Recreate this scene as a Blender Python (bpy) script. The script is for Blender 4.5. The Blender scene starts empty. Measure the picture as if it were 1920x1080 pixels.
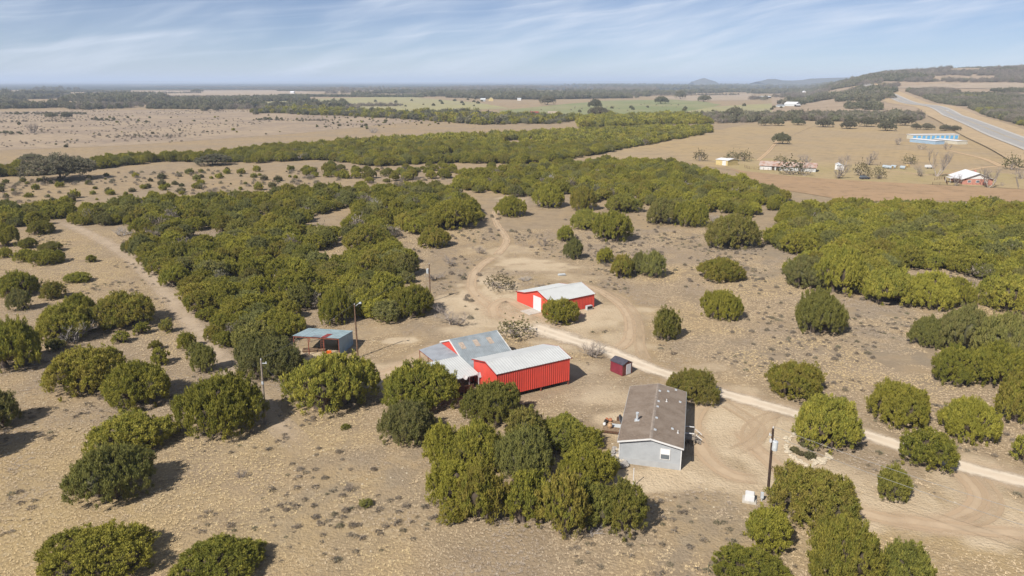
import bpy, math, random
import numpy as np
from mathutils import Vector, Matrix
R = math.radians
S = bpy.context.scene
COL = S.collection
rng = np.random.default_rng(7)
random.seed(7)

# ------------------------------------------------------------------ camera
H, PITCH, FPX = 45.0, R(16.2), 1333.0
cam = bpy.data.cameras.new('camera')
cam.sensor_width = 36.0
cam.lens = FPX / 1920.0 * 36.0
cam.clip_start, cam.clip_end = 0.5, 120000.0
camo = bpy.data.objects.new('camera', cam)
COL.objects.link(camo)
camo.location = (0, 0, H)
camo.rotation_euler = (math.pi / 2 - PITCH, 0, 0)
S.camera = camo

# ------------------------------------------------------------------ light
SUN_EL = R(43)
SUN_AZ = math.atan2(-0.62, -0.785)            # clockwise from +Y
sdir = Vector((math.sin(SUN_AZ) * math.cos(SUN_EL), math.cos(SUN_AZ) * math.cos(SUN_EL), math.sin(SUN_EL)))
sun = bpy.data.lights.new('sun', 'SUN')
sun.energy, sun.angle, sun.color = 4.2, R(0.53), (1.0, 0.93, 0.83)
suno = bpy.data.objects.new('sun', sun)
COL.objects.link(suno)
suno.rotation_euler = sdir.to_track_quat('Z', 'Y').to_euler()
suno.location = (0, 0, 300)

S.view_settings.view_transform = 'Standard'
S.view_settings.look = 'None'
S.view_settings.exposure = 0.87
S.view_settings.gamma = 1.0
S.view_settings.use_curve_mapping = False
S.cycles.use_denoising = True
S.cycles.denoiser = 'OPENIMAGEDENOISE'
S.cycles.denoising_input_passes = 'RGB_ALBEDO_NORMAL'
S.cycles.denoising_prefilter = 'ACCURATE'
S.cycles.max_bounces = 6
S.cycles.diffuse_bounces = 3
S.cycles.volume_bounces = 1
S.cycles.transparent_max_bounces = 12

# ------------------------------------------------------------------ node helpers
def N(nt, t, **kw):
    n = nt.nodes.new(t)
    for k, v in kw.items():
        setattr(n, k, v)
    return n
def setin(nt, sock, v):
    if isinstance(v, bpy.types.NodeSocket):
        nt.links.new(v, sock)
    elif isinstance(v, (tuple, list)) and sock.type == 'RGBA' and len(v) == 3:
        sock.default_value = (*v, 1)
    else:
        sock.default_value = v
def math_(nt, op, a, b=0.0, c=0.0, clamp=False):
    n = N(nt, 'ShaderNodeMath', operation=op, use_clamp=clamp)
    for i, v in enumerate((a, b, c)):
        setin(nt, n.inputs[i], v)
    return n.outputs[0]
def mixc(nt, f, a, b, mode='MIX'):
    n = N(nt, 'ShaderNodeMix', data_type='RGBA', blend_type=mode)
    setin(nt, n.inputs[0], f); setin(nt, n.inputs[6], a); setin(nt, n.inputs[7], b)
    return n.outputs[2]
def ramp(nt, f, lo, hi):
    n = N(nt, 'ShaderNodeMapRange', interpolation_type='SMOOTHSTEP')
    setin(nt, n.inputs[0], f)
    n.inputs[1].default_value, n.inputs[2].default_value = lo, hi
    return n.outputs[0]
def noise(nt, vec, scale, detail=3, rough=0.55, dist=0.0, col=False):
    n = N(nt, 'ShaderNodeTexNoise')
    if vec is not None:
        nt.links.new(vec, n.inputs['Vector'])
    n.inputs['Scale'].default_value = scale
    n.inputs['Detail'].default_value = detail
    n.inputs['Roughness'].default_value = rough
    n.inputs['Distortion'].default_value = dist
    return n.outputs['Color' if col else 'Fac']
def vmul(nt, vec, s):
    n = N(nt, 'ShaderNodeVectorMath', operation='MULTIPLY')
    nt.links.new(vec, n.inputs[0]); n.inputs[1].default_value = s
    return n.outputs[0]
def newmat(name):
    m = bpy.data.materials.new(name)
    m.use_nodes = True
    nt = m.node_tree
    b = nt.nodes['Principled BSDF']
    b.inputs['Specular IOR Level'].default_value = 0.25
    return m, nt, b
def pos(nt):
    return N(nt, 'ShaderNodeNewGeometry').outputs['Position']
def objco(nt):
    return N(nt, 'ShaderNodeTexCoord').outputs['Object']

# ------------------------------------------------------------------ sky
W = bpy.data.worlds.new('World')
S.world = W
W.use_nodes = True
wn = W.node_tree
bg = wn.nodes['Background']
sky = N(wn, 'ShaderNodeTexSky', sky_type='NISHITA')
sky.sun_disc = False
sky.sun_elevation, sky.sun_rotation = SUN_EL, SUN_AZ
sky.altitude, sky.air_density, sky.dust_density, sky.ozone_density = 1500, 0.8, 0.0, 3.5
dirv = N(wn, 'ShaderNodeTexCoord').outputs['Generated']
sep = N(wn, 'ShaderNodeSeparateXYZ'); wn.links.new(dirv, sep.inputs[0])
az = math_(wn, 'ARCTAN2', sep.outputs[0], sep.outputs[1])
el = math_(wn, 'ARCSINE', sep.outputs[2])
comb = N(wn, 'ShaderNodeCombineXYZ')
wn.links.new(az, comb.inputs[0]); wn.links.new(el, comb.inputs[1])
warp = N(wn, 'ShaderNodeVectorMath', operation='MULTIPLY_ADD')      # large soft bends in the cirrus
nz_ = N(wn, 'ShaderNodeTexNoise'); wn.links.new(comb.outputs[0], nz_.inputs['Vector']); nz_.inputs['Scale'].default_value = 5.0; nz_.inputs['Detail'].default_value = 2
wn.links.new(nz_.outputs['Color'], warp.inputs[0]); warp.inputs[1].default_value = (.10, .022, 0); wn.links.new(comb.outputs[0], warp.inputs[2])
def cirrus(rot, sx, sy, off, sc, det, ro):
    mp = N(wn, 'ShaderNodeMapping'); mp.vector_type = 'TEXTURE'
    wn.links.new(warp.outputs[0], mp.inputs[0])
    mp.inputs['Rotation'].default_value = (0, 0, R(rot)); mp.inputs['Scale'].default_value = (sx, sy, 1); mp.inputs['Location'].default_value = (off[0], off[1], 0)
    return noise(wn, mp.outputs[0], sc, det, ro, .35)
n1 = cirrus(13, .16, .020, (.3, .2), 1.0, 7, .55)
n2 = cirrus(18, .34, .075, (.9, .2), 1.0, 3, .5)
n3 = cirrus(6, .45, .012, (2.2, .1), 1.0, 5, .55)
cl = math_(wn, 'MULTIPLY', ramp(wn, n1, .30, .80), ramp(wn, n2, .38, .60))
cl = math_(wn, 'ADD', cl, math_(wn, 'MULTIPLY', ramp(wn, n3, .48, .72), .35))
cl = math_(wn, 'ADD', cl, math_(wn, 'MULTIPLY', ramp(wn, n2, .35, .7), .30))
cl = math_(wn, 'MULTIPLY_ADD', cl, .50, .08, clamp=True)
SKYK = 0.041
skc = mixc(wn, 1.0, sky.outputs[0], (SKYK * 0.98, SKYK * 0.97, SKYK * 1.07), 'MULTIPLY')
wn.links.new(mixc(wn, cl, skc, (0.44, 0.475, 0.535)), bg.inputs['Color'])
bg.inputs['Strength'].default_value = 1.0

# ------------------------------------------------------------------ photo pixel -> ground point
CP, SP = math.cos(PITCH), math.sin(PITCH)
def at(u, v, z=0.0):
    a, b = (u - 960) / FPX, (540 - v) / FPX
    d = (a, CP + b * SP, -SP + b * CP)
    t = (z - H) / d[2]
    return (d[0] * t, d[1] * t, z)
def g2(u, v):
    p = at(u, v)
    return np.array(p[:2])
def depth(x, y, z=0.0):
    return y * CP - (z - H) * SP
HX = np.array([1300, 1520, 1560, 1620, 1650, 1700, 1780, 1850, 1900, 1980, 2200, 2600.])
HZ = np.array([0, 0, 26, 56, 66, 72, 77, 81, 86, 88, 84, 70.])
def hgt(x, y):
    """height of the rise on the right, by bearing and distance"""
    x = np.asarray(x, float); y = np.asarray(y, float)
    px = 960 + FPX * x / np.maximum(y * CP + H * SP, 1.0)
    A = np.interp(px, HX, HZ)
    t = np.clip((y - 1000) / 1250, 0, 1)
    s = np.interp(t, [0, .08, .24, .4, .56, .8, 1.0], [0, .05, .17, .3, .44, .74, 1.0])
    un = 1 + 0.05 * np.sin(x / 90 + y / 130) + 0.03 * np.sin(x / 41)
    return A * s * np.where(t > .5, un, 1)

# ------------------------------------------------------------------ object helpers
def tag(o, label=None, cat=None, group=None, kind=None):
    if label: o['label'] = label
    if cat: o['category'] = cat
    if group: o['group'] = group
    if kind: o['kind'] = kind
    return o
def empty(name, loc, rz=0.0, label=None, cat=None, group=None):
    o = bpy.data.objects.new(name, None)
    o.empty_display_size = 0.5
    COL.objects.link(o)
    o.location = loc
    o.rotation_euler = (0, 0, rz)
    return tag(o, label, cat, group)
def mkmesh(name, V, Fc, mats, mi=None, attrs=None, smooth=False):
    me = bpy.data.meshes.new(name)
    V = np.asarray(V, np.float32).reshape(-1, 3)
    if isinstance(Fc, np.ndarray):
        n, k = Fc.shape
        me.vertices.add(len(V)); me.vertices.foreach_set('co', V.ravel())
        me.loops.add(n * k); me.loops.foreach_set('vertex_index', Fc.astype(np.int32).ravel())
        me.polygons.add(n); me.polygons.foreach_set('loop_start', np.arange(n, dtype=np.int32) * k)
        me.update(calc_edges=True)
    else:
        me.from_pydata([tuple(map(float, v)) for v in V], [], Fc)
        me.update()
    for m in (mats if isinstance(mats, (list, tuple)) else [mats]):
        me.materials.append(m)
    if mi is not None:
        me.polygons.foreach_set('material_index', np.asarray(mi, np.int32))
    if smooth:
        me.polygons.foreach_set('use_smooth', np.ones(len(me.polygons), bool))
    for k, (dom, typ, val) in (attrs or {}).items():
        a = me.attributes.new(k, typ, dom)
        a.data.foreach_set('vector' if typ == 'FLOAT_VECTOR' else 'value', np.asarray(val, np.int32 if typ == 'INT' else np.float32).ravel())
    return me
def ob(name, me, parent=None, loc=None, rz=None, **kw):
    o = bpy.data.objects.new(name, me)
    COL.objects.link(o)
    if parent is not None: o.parent = parent
    if loc is not None: o.location = loc
    if rz is not None: o.rotation_euler = (0, 0, rz)
    return tag(o, **kw)
class MB:
    """collects boxes, quads and tubes into ONE mesh object"""
    def __init__(s): s.v, s.f = [], []
    def add(s, V, Fs):
        b = len(s.v); s.v += [tuple(v) for v in V]; s.f += [tuple(i + b for i in q) for q in Fs]; return s
    def box(s, x0, x1, y0, y1, z0, z1):
        V = [(x, y, z) for z in (z0, z1) for y in (y0, y1) for x in (x0, x1)]
        return s.add(V, [(0, 2, 3, 1), (4, 5, 7, 6), (0, 1, 5, 4), (2, 6, 7, 3), (0, 4, 6, 2), (1, 3, 7, 5)])
    def prism(s, prof, a0, a1, axis='y'):
        """closed outline of (a,z) points pushed along axis"""
        n = len(prof)
        if axis == 'y': V = [(p[0], a, p[1]) for a in (a0, a1) for p in prof]
        else: V = [(a, p[0], p[1]) for a in (a0, a1) for p in prof]
        F = [tuple(range(n)), tuple(range(2 * n - 1, n - 1, -1))]
        F += [(i, i + n, (i + 1) % n + n, (i + 1) % n) for i in range(n)]
        return s.add(V, F)
    def tube(s, p, q, r0, r1=None, k=6, cap=True):
        r1 = r0 if r1 is None else r1
        p, q = Vector(p), Vector(q); d = (q - p).normalized()
        a = d.cross(Vector((0, 0, 1)) if abs(d.z) < .9 else Vector((1, 0, 0))).normalized(); b = d.cross(a)
        V = [c + (a * math.cos(t) + b * math.sin(t)) * r for c, r in ((p, r0), (q, r1)) for t in [2 * math.pi * i / k for i in range(k)]]
        F = [(i, (i + 1) % k, (i + 1) % k + k, i + k) for i in range(k)]
        if cap: F += [tuple(range(k - 1, -1, -1)), tuple(range(k, 2 * k))]
        return s.add(V, F)
    def sheet(s, a, b, c, d, pitch=0.3, depth=0.035, thick=0.03):
        """ribbed metal sheet a-b-c-d; ribs run from side ab to side dc"""
        a, b, c, d = map(Vector, (a, b, c, d))
        L = (b - a).length; n = max(2, int(round(L / pitch)))
        nor = (b - a).cross(d - a).normalized()
        prof = []
        for i in range(n):
            prof += [(i / n, 0), ((i + .62) / n, 0), ((i + .72) / n, depth), ((i + .90) / n, depth)]
        prof.append((1, 0))
        V, F = [], []
        for t, h in prof:
            V.append(a.lerp(b, t) + nor * h); V.append(d.lerp(c, t) + nor * h)
        m = len(prof)
        F = [(2 * i, 2 * i + 2, 2 * i + 3, 2 * i + 1) for i in range(m - 1)]
        s.add(V, F)
        return s.add([p - nor * thick for p in (a, b, c, d)], [(3, 2, 1, 0)])
    def make(s, name, mat, parent=None, **kw):
        return ob(name, mkmesh(name, np.array(s.v), s.f, mat), parent, **kw)

# ------------------------------------------------------------------ materials
def plain(name, c, rough=0.7, var=0.12, scale=2.0, metal=0.0, c2=None, bump=0.0, spec=0.25, stain=None):
    m, nt, b = newmat(name)
    co = objco(nt)
    n = noise(nt, co, scale, 4, 0.6)
    c2 = c2 or tuple(max(0, x * (1 - 2.2 * var)) for x in c)
    cc = mixc(nt, ramp(nt, n, 0.35, 0.7), c, c2)
    if stain:
        sc, sl, sh, col = stain
        cc = mixc(nt, ramp(nt, noise(nt, vmul(nt, co, sc), 1.0, 5, .65), sl, sh), cc, col)
    nt.links.new(cc, b.inputs['Base Color'])
    b.inputs['Roughness'].default_value = rough
    b.inputs['Metallic'].default_value = metal
    b.inputs['Specular IOR Level'].default_value = spec
    if bump:
        bn = N(nt, 'ShaderNodeBump'); bn.inputs['Strength'].default_value = bump; bn.inputs['Distance'].default_value = 0.05
        nt.links.new(noise(nt, co, scale * 8, 3), bn.inputs['Height']); nt.links.new(bn.outputs[0], b.inputs['Normal'])
    return m
M = {}
M['red'] = plain('red_metal', (0.55, 0.060, 0.040), .5, .08, .6, c2=(0.47, 0.055, 0.04), spec=.4, stain=((.8, .8, .18), .48, .72, (0.47, 0.06, 0.042)))
M['redtrim'] = plain('red_trim', (0.30, 0.02, 0.015), .5)
M['whiteroof'] = plain('white_metal_roof', (0.400, 0.413, 0.413), .5, .04, .5, spec=.45, stain=((.3, .6, .5), .55, .8, (0.38, 0.38, 0.365)))
M['galv'] = plain('galvanised_roof', (0.225, 0.257, 0.279), .42, .12, .8, spec=.5, stain=((.8, .5, .8), .56, .75, (0.22, 0.24, 0.26)))
M['greycanopy'] = plain('grey_canopy', (0.24, 0.26, 0.29), .5, .1, .7)
M['patch'] = plain('tan_skylight', (0.38, 0.31, 0.25), .6, .15, 3)
M['white'] = plain('white_paint', (0.546, 0.546, 0.546), .5, .05, 1.5)
M['whitedoor'] = plain('white_door', (0.528, 0.537, 0.563), .45, .04, 1)
M['blue'] = plain('blue_grey_metal', (0.202, 0.313, 0.405), .45, .1, .9, spec=.45, stain=((.8, .8, .3), .58, .75, (0.17, 0.25, 0.32)))
M['blueroof'] = plain('pale_blue_roof', (0.297, 0.387, 0.414), .45, .12, .7, spec=.45, stain=((.5, .9, .8), .56, .72, (0.24, 0.29, 0.30)))
M['rust'] = plain('rusty_steel', (0.22, 0.07, 0.045), .75, .2, 3)
M['redsheet'] = plain('red_sheet', (0.27, 0.05, 0.045), .6, .15, 2)
M['wood'] = plain('weathered_wood', (0.24, 0.17, 0.11), .85, .2, 4)
M['darkwood'] = plain('dark_wood', (0.10, 0.055, 0.035), .85, .2, 4)
M['pole'] = plain('pole_wood', (0.16, 0.10, 0.065), .85, .2, 3)
M['darkpole'] = plain('creosoted_pole_wood', (0.055, 0.036, 0.028), .85, .2, 3)
M['polegrey'] = plain('grey_pole_wood', (0.26, 0.22, 0.18), .85, .2, 3)
M['steel'] = plain('grey_steel', (0.42, 0.45, 0.48), .4, .1, 3, spec=.5)
M['dark'] = plain('black_and_shade', (0.03, 0.025, 0.022), .9)  # real black parts, and painted shade for openings and open sides
M['siding'] = plain('pale_grey_siding', (0.295, 0.312, 0.330), .6, .05, .8)
M['skirt'] = plain('house_skirting', (0.315, 0.328, 0.342), .65, .05, 1)
M['maroon'] = plain('maroon_siding', (0.19, 0.03, 0.045), .55, .12, 1.5)
M['brownfront'] = plain('brown_front_siding', (0.17, 0.055, 0.045), .6, .12, 1.5)
M['blackroof'] = plain('black_roof', (0.06, 0.058, 0.075), .6, .15, 2)
M['concrete'] = plain('concrete', (0.414, 0.387, 0.342), .85, .1, 1.5)
M['glass'] = plain('window_glass', (0.10, 0.12, 0.14), .08, .05, 1, spec=.6)
M['blind'] = plain('window_blind', (0.62, 0.64, 0.66), .6, .03, 1)
M['stone'] = plain('limestone', (0.468, 0.405, 0.306), .9, .15, 3, bump=.3)
M['greystone'] = plain('grey_rubble', (0.33, 0.31, 0.29), .9, .25, 4, bump=.3)
M['clay'] = plain('terracotta', (0.36, 0.15, 0.08), .8, .15, 5)
M['tanpot'] = plain('tan_pot', (0.40, 0.26, 0.15), .8, .15, 5)
M['tin'] = plain('pale_tin', (0.458, 0.484, 0.493), .5, .12, 1.2)
M['yellow'] = plain('cream_yellow_wall', (0.468, 0.378, 0.180), .7, .08, 1)
M['cream'] = plain('cream_metal', (0.468, 0.441, 0.360), .6, .06, 1)
M['skydoor'] = plain('sky_blue_door', (0.10, 0.32, 0.58), .5, .05, 1)
M['bluewall'] = plain('dusty_blue_metal', (0.26, 0.36, 0.47), .55, .06, 1)
M['brick'] = plain('salmon_brick', (0.40, 0.19, 0.145), .85, .15, 2)
M['roofwhite'] = plain('bright_white_roof', (0.581, 0.590, 0.607), .5, .03, 1)
M['rustroof'] = plain('rusting_tin_roof', (0.34, 0.28, 0.25), .65, .2, .5, c2=(0.25, 0.13, 0.085))
M['hay'] = plain('hay', (0.40, 0.29, 0.14), .95, .2, 5)
M['wrap'] = plain('silver_wrap', (0.324, 0.378, 0.414), .35, .08, 2, spec=.5)
M['rubber'] = plain('rubber', (0.025, 0.025, 0.027), .8)
M['carpaint'] = plain('dark_car_paint', (0.05, 0.05, 0.06), .3, .03, 1, spec=.5)
M['carwhite'] = plain('white_car_paint', (0.7, 0.7, 0.7), .3, .03, 1, spec=.5)
M['orange'] = plain('orange_plastic', (0.65, 0.13, 0.02), .5)
M['brightred'] = plain('bright_red_paint', (0.55, 0.03, 0.02), .5)
M['bark'] = plain('grey_bark', (0.16, 0.125, 0.10), .9, .25, 5)
M['twig'] = plain('brown_grey_twigs', (0.32, 0.275, 0.24), .9, .2, 3)
M['paletwig'] = plain('pale_dead_twigs', (0.36, 0.33, 0.31), .9, .15, 3)
M['cable'] = plain('cable', (0.2, 0.2, 0.2), .6)
# shingles of the house roof
def shingle():
    m, nt, b = newmat('brown_shingles')
    co = objco(nt)
    br = N(nt, 'ShaderNodeTexBrick')
    nt.links.new(co, br.inputs['Vector'])
    br.inputs['Scale'].default_value = 3.0
    br.inputs['Color1'].default_value = (0.125, 0.096, 0.074, 1)
    br.inputs['Color2'].default_value = (0.215, 0.168, 0.130, 1)
    br.inputs['Mortar'].default_value = (0.10, 0.08, 0.065, 1)
    br.inputs['Mortar Size'].default_value = 0.02
    c = mixc(nt, ramp(nt, noise(nt, co, .5, 4), .35, .7), br.outputs[0], (0.20, 0.162, 0.130))
    nt.links.new(c, b.inputs['Base Color']); b.inputs['Roughness'].default_value = .9
    return m
M['shingle'] = shingle()
def foliage(name, cols, brown=(0.27, 0.20, 0.055), dull=(0.140, 0.152, 0.075)):
    m, nt, b = newmat(name)
    tint = N(nt, 'ShaderNodeAttribute', attribute_name='tint').outputs['Fac']
    oi = N(nt, 'ShaderNodeObjectInfo')
    co = objco(nt)
    n = noise(nt, co, 0.55, 3)
    c = mixc(nt, ramp(nt, math_(nt, 'ADD', n, math_(nt, 'MULTIPLY', oi.outputs['Random'], .25)), .42, .82), cols[0], cols[1])
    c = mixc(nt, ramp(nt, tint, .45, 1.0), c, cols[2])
    r2 = math_(nt, 'FRACT', math_(nt, 'MULTIPLY', oi.outputs['Random'], 7.31))
    bf = math_(nt, 'MULTIPLY', ramp(nt, r2, .35, 1.0), ramp(nt, math_(nt, 'ADD', noise(nt, co, .9, 2), math_(nt, 'MULTIPLY', tint, .2)), .45, .75))
    c = mixc(nt, math_(nt, 'MULTIPLY', bf, .6), c, brown)
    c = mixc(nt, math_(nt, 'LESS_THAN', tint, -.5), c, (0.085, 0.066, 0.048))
    r4 = math_(nt, 'FRACT', math_(nt, 'MULTIPLY', oi.outputs['Random'], 29.3))
    c = mixc(nt, math_(nt, 'MULTIPLY', ramp(nt, r4, .55, 1.0), .6), c, dull)
    hv = N(nt, 'ShaderNodeHueSaturation')
    r3 = math_(nt, 'FRACT', math_(nt, 'MULTIPLY', oi.outputs['Random'], 13.7))
    nt.links.new(c, hv.inputs['Color'])
    nt.links.new(math_(nt, 'MULTIPLY_ADD', r3, .45, .78), hv.inputs['Value'])
    nt.links.new(hv.outputs[0], b.inputs['Base Color'])
    b.inputs['Roughness'].default_value = .75
    b.inputs['Specular IOR Level'].default_value = .12
    tl = N(nt, 'ShaderNodeBsdfTranslucent'); nt.links.new(hv.outputs[0], tl.inputs['Color'])
    mx = N(nt, 'ShaderNodeMixShader'); mx.inputs[0].default_value = .25
    nt.links.new(b.outputs[0], mx.inputs[1]); nt.links.new(tl.outputs[0], mx.inputs[2])
    nt.links.new(mx.outputs[0], nt.nodes['Material Output'].inputs['Surface'])
    return m
M['juniper'] = foliage('juniper_foliage', ((0.172, 0.182, 0.034), (0.235, 0.222, 0.035), (0.312, 0.286, 0.050)))
M['oak'] = foliage('live_oak_foliage', ((0.130, 0.132, 0.075), (0.170, 0.160, 0.102), (0.22, 0.20, 0.135)), brown=(0.15, 0.12, 0.085))
M['greywood'] = foliage('grey_brush_foliage', ((0.20, 0.170, 0.140), (0.175, 0.148, 0.115), (0.27, 0.235, 0.195)), brown=(0.15, 0.11, 0.08))
M['shrub'] = foliage('scrub_foliage', ((0.11, 0.105, 0.045), (0.14, 0.125, 0.065), (0.18, 0.16, 0.085)), brown=(0.13, 0.10, 0.06))
def grassmat():
    m, nt, b = newmat('dry_grass_blades')
    tint = N(nt, 'ShaderNodeAttribute', attribute_name='tint').outputs['Fac']
    oi = N(nt, 'ShaderNodeObjectInfo')
    zone = N(nt, 'ShaderNodeAttribute', attribute_name='zone', attribute_type='INSTANCER').outputs['Fac']
    c = mixc(nt, oi.outputs['Random'], (0.50, 0.40, 0.265), (0.43, 0.34, 0.235))
    c = mixc(nt, ramp(nt, zone, .45, .95), c, (0.31, 0.26, 0.215))
    c = mixc(nt, ramp(nt, zone, .35, .0), c, (0.53, 0.415, 0.24))
    c = mixc(nt, math_(nt, 'MULTIPLY', ramp(nt, tint, .3, 1), .25), c, (0.60, 0.485, 0.33))
    nt.links.new(c, b.inputs['Base Color']); b.inputs['Roughness'].default_value = .9
    b.inputs['Specular IOR Level'].default_value = .1
    return m
M['grass'] = grassmat()

# ------------------------------------------------------------------ ground
def vnoise(x, y, s, seed=0):
    """smooth value noise, numpy"""
    r = np.random.default_rng(seed + 1000).random((64, 64))
    u, v = np.asarray(x) / s, np.asarray(y) / s
    i, j = np.floor(u).astype(int), np.floor(v).astype(int)
    a, b = u - i, v - j
    a, b = a * a * (3 - 2 * a), b * b * (3 - 2 * b)
    q = lambda p, w: r[p % 64, w % 64]
    return (q(i, j) * (1 - a) + q(i + 1, j) * a) * (1 - b) + (q(i, j + 1) * (1 - a) + q(i + 1, j + 1) * a) * b
def inpoly(P, poly):
    x, y = P[:, 0], P[:, 1]; c = np.zeros(len(P), bool); n = len(poly)
    for i in range(n):
        (x1, y1), (x2, y2) = poly[i], poly[i - 1]
        t = ((y1 > y) != (y2 > y)) & (x < (x2 - x1) * (y - y1) / (y2 - y1 + 1e-12) + x1)
        c ^= t
    return c
def gpoly(pts):
    return np.array([g2(*p) for p in pts])
# patches where the soil shows a different cover: photo point, half sizes in metres, turn, weight
BARE = [(975, 488, 9, 5, 0, 1.0), (1010, 497, 6, 4, 0, .8), (900, 560, 9, 13, 0, .95), (940, 600, 11, 7, 0, .95), (905, 525, 4, 9, 0, .8), (980, 612, 8, 5, 0, .9),
        (1395, 800, 9.5, 12, 0, 1), (1340, 800, 6, 13, 0, 1), (1440, 850, 6, 7, 0, .9), (1310, 900, 9, 3.5, 0, .7), (1480, 900, 7, 6, 0, .8), (1650, 900, 9, 4, 0, .5), (1830, 880, 6, 5, 0, .8), (1225, 905, 8, 2.5, 0, 1), (1160, 640, 8, 7, 0, .6), (860, 700, 8, 7, 0, .6), (1090, 690, 7, 5, 0, .5), (1140, 740, 8, 7, 0, .6), (1060, 560, 12, 8, 0, .7), (1130, 590, 12, 10, 0, .75), (1080, 610, 9, 6, 0, .7), (930, 540, 8, 8, 0, .8), (1010, 500, 14, 6, 0, .8), (880, 620, 8, 6, 0, .6), (950, 470, 16, 10, 0, .5), (1350, 880, 6, 7, 0, .6), (1250, 895, 9, 3.5, 0, .8), (1560, 900, 8, 6, 0, .6), (1700, 960, 11, 5, 0, .8),
        (1830, 930, 7, 8, 0, .6), (1900, 990, 8, 4, 0, .8), (1190, 690, 5, 4, 0, .45), (1110, 740, 9, 5, 0, .4), (745, 690, 7, 4, 0, .7), (700, 620, 8, 5, 0, .35), (720, 720, 6, 4, 0, .8),
        (640, 690, 5, 4, 0, .7), (1165, 790, 4, 6, 0, .8), (1010, 610, 9, 5, 0, .9), (1060, 520, 10, 6, 0, .5), (1170, 600, 6, 12, 0, .45), (745, 638, 4, 2, 0, .9), (960, 375, 8, 14, 0, .6),
        (1080, 640, 8, 5, 0, .7), (600, 660, 6, 5, 0, .8), (1520, 765, 12, 3, 0, .4), (1330, 690, 5, 3, 0, .5), (830, 680, 9, 6, 0, .5), (1400, 905, 5, 5, 0, .6), (1190, 287, 22, 14, 0, 1.0)]
GREY = [(1440, 470, 14, 14, 0, .9), (1560, 500, 10, 16, 0, .8), (1660, 590, 12, 16, 0, .8), (1690, 650, 8, 16, 0, .8), (1420, 500, 16, 14, 0, .7), (1350, 450, 18, 16, 0, .6), (1200, 440, 16, 16, 0, .5),
        (1480, 650, 14, 8, 0, .4), (1380, 660, 14, 8, 0, .5), (700, 905, 9, 10, 0, .6), (620, 940, 10, 10, 0, .5), (1330, 960, 12, 5, 0, .6), (1300, 1010, 10, 5, 0, .6), (840, 590, 6, 8, 0, .7), (830, 510, 8, 12, 0, .5), (1010, 740, 8, 4, 0, .3)]
GOLD = [(60, 1000, 18, 14, 0, .9), (100, 900, 16, 14, 0, .6), (560, 1000, 16, 10, 0, .5), (1000, 520, 5, 3, 0, .6), (1600, 1020, 14, 8, 0, .4), (500, 830, 10, 8, 0, .4), (1750, 1000, 16, 8, 0, .5)]
def blobs(x, y, L):
    o = np.zeros_like(x)
    for px, py, rx, ry, rot, w in L:
        c = g2(px, py)
        d = np.sqrt(((x - c[0]) / rx) ** 2 + ((y - c[1]) / ry) ** 2)
        d += (vnoise(x, y, 3.1, 5) - .5) * .7 + (vnoise(x, y, 1.2, 6) - .5) * .35
        o = np.maximum(o, w * np.clip(1.35 - d, 0, 1) / 1.0)
    return np.clip(o, 0, 1)
def axis(near0, near1, step, far, k):
    a = list(np.arange(near0, near1, step)); s = step
    p = a[-1]; out = []
    while p < far:
        s *= k; p += s; out.append(p)
    q = a[0]; s = step; lo = []
    return a, out
ax, ao = axis(-90, 110, 1.0, 48000, 1.09)
s_, q_, lo_ = 1.0, -90.0, []
while q_ > -48000:
    s_ *= 1.09; q_ -= s_; lo_.append(q_)
XS = np.array(lo_[::-1] + ax + ao)
ay, ayo = axis(45, 190, 1.0, 60000, 1.035)
YS = np.array([-48000, -9000, -1500, -300, -60, 0, 20, 35] + ay + ayo)
GX, GY = np.meshgrid(XS, YS)
gx, gy = GX.ravel(), GY.ravel()
und = (vnoise(gx, gy, 9, 2) - .5) * .07 + (vnoise(gx, gy, 2.3, 3) - .5) * .05
und *= np.clip((260 - gy) / 120, 0, 1) * np.clip((gy - 30) / 20, 0, 1)
V = np.stack([gx, gy, und - .065], 1)
nx_, ny_ = len(XS), len(YS)
idx = np.arange(nx_ * ny_).reshape(ny_, nx_)
Fq = np.stack([idx[:-1, :-1], idx[:-1, 1:], idx[1:, 1:], idx[1:, :-1]], -1).reshape(-1, 4)
near = (gy < 700) & (gy > 30) & (np.abs(gx) < 400)
def full(L):
    o = np.zeros(len(gx)); o[near] = blobs(gx[near], gy[near], L); return o
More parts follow.
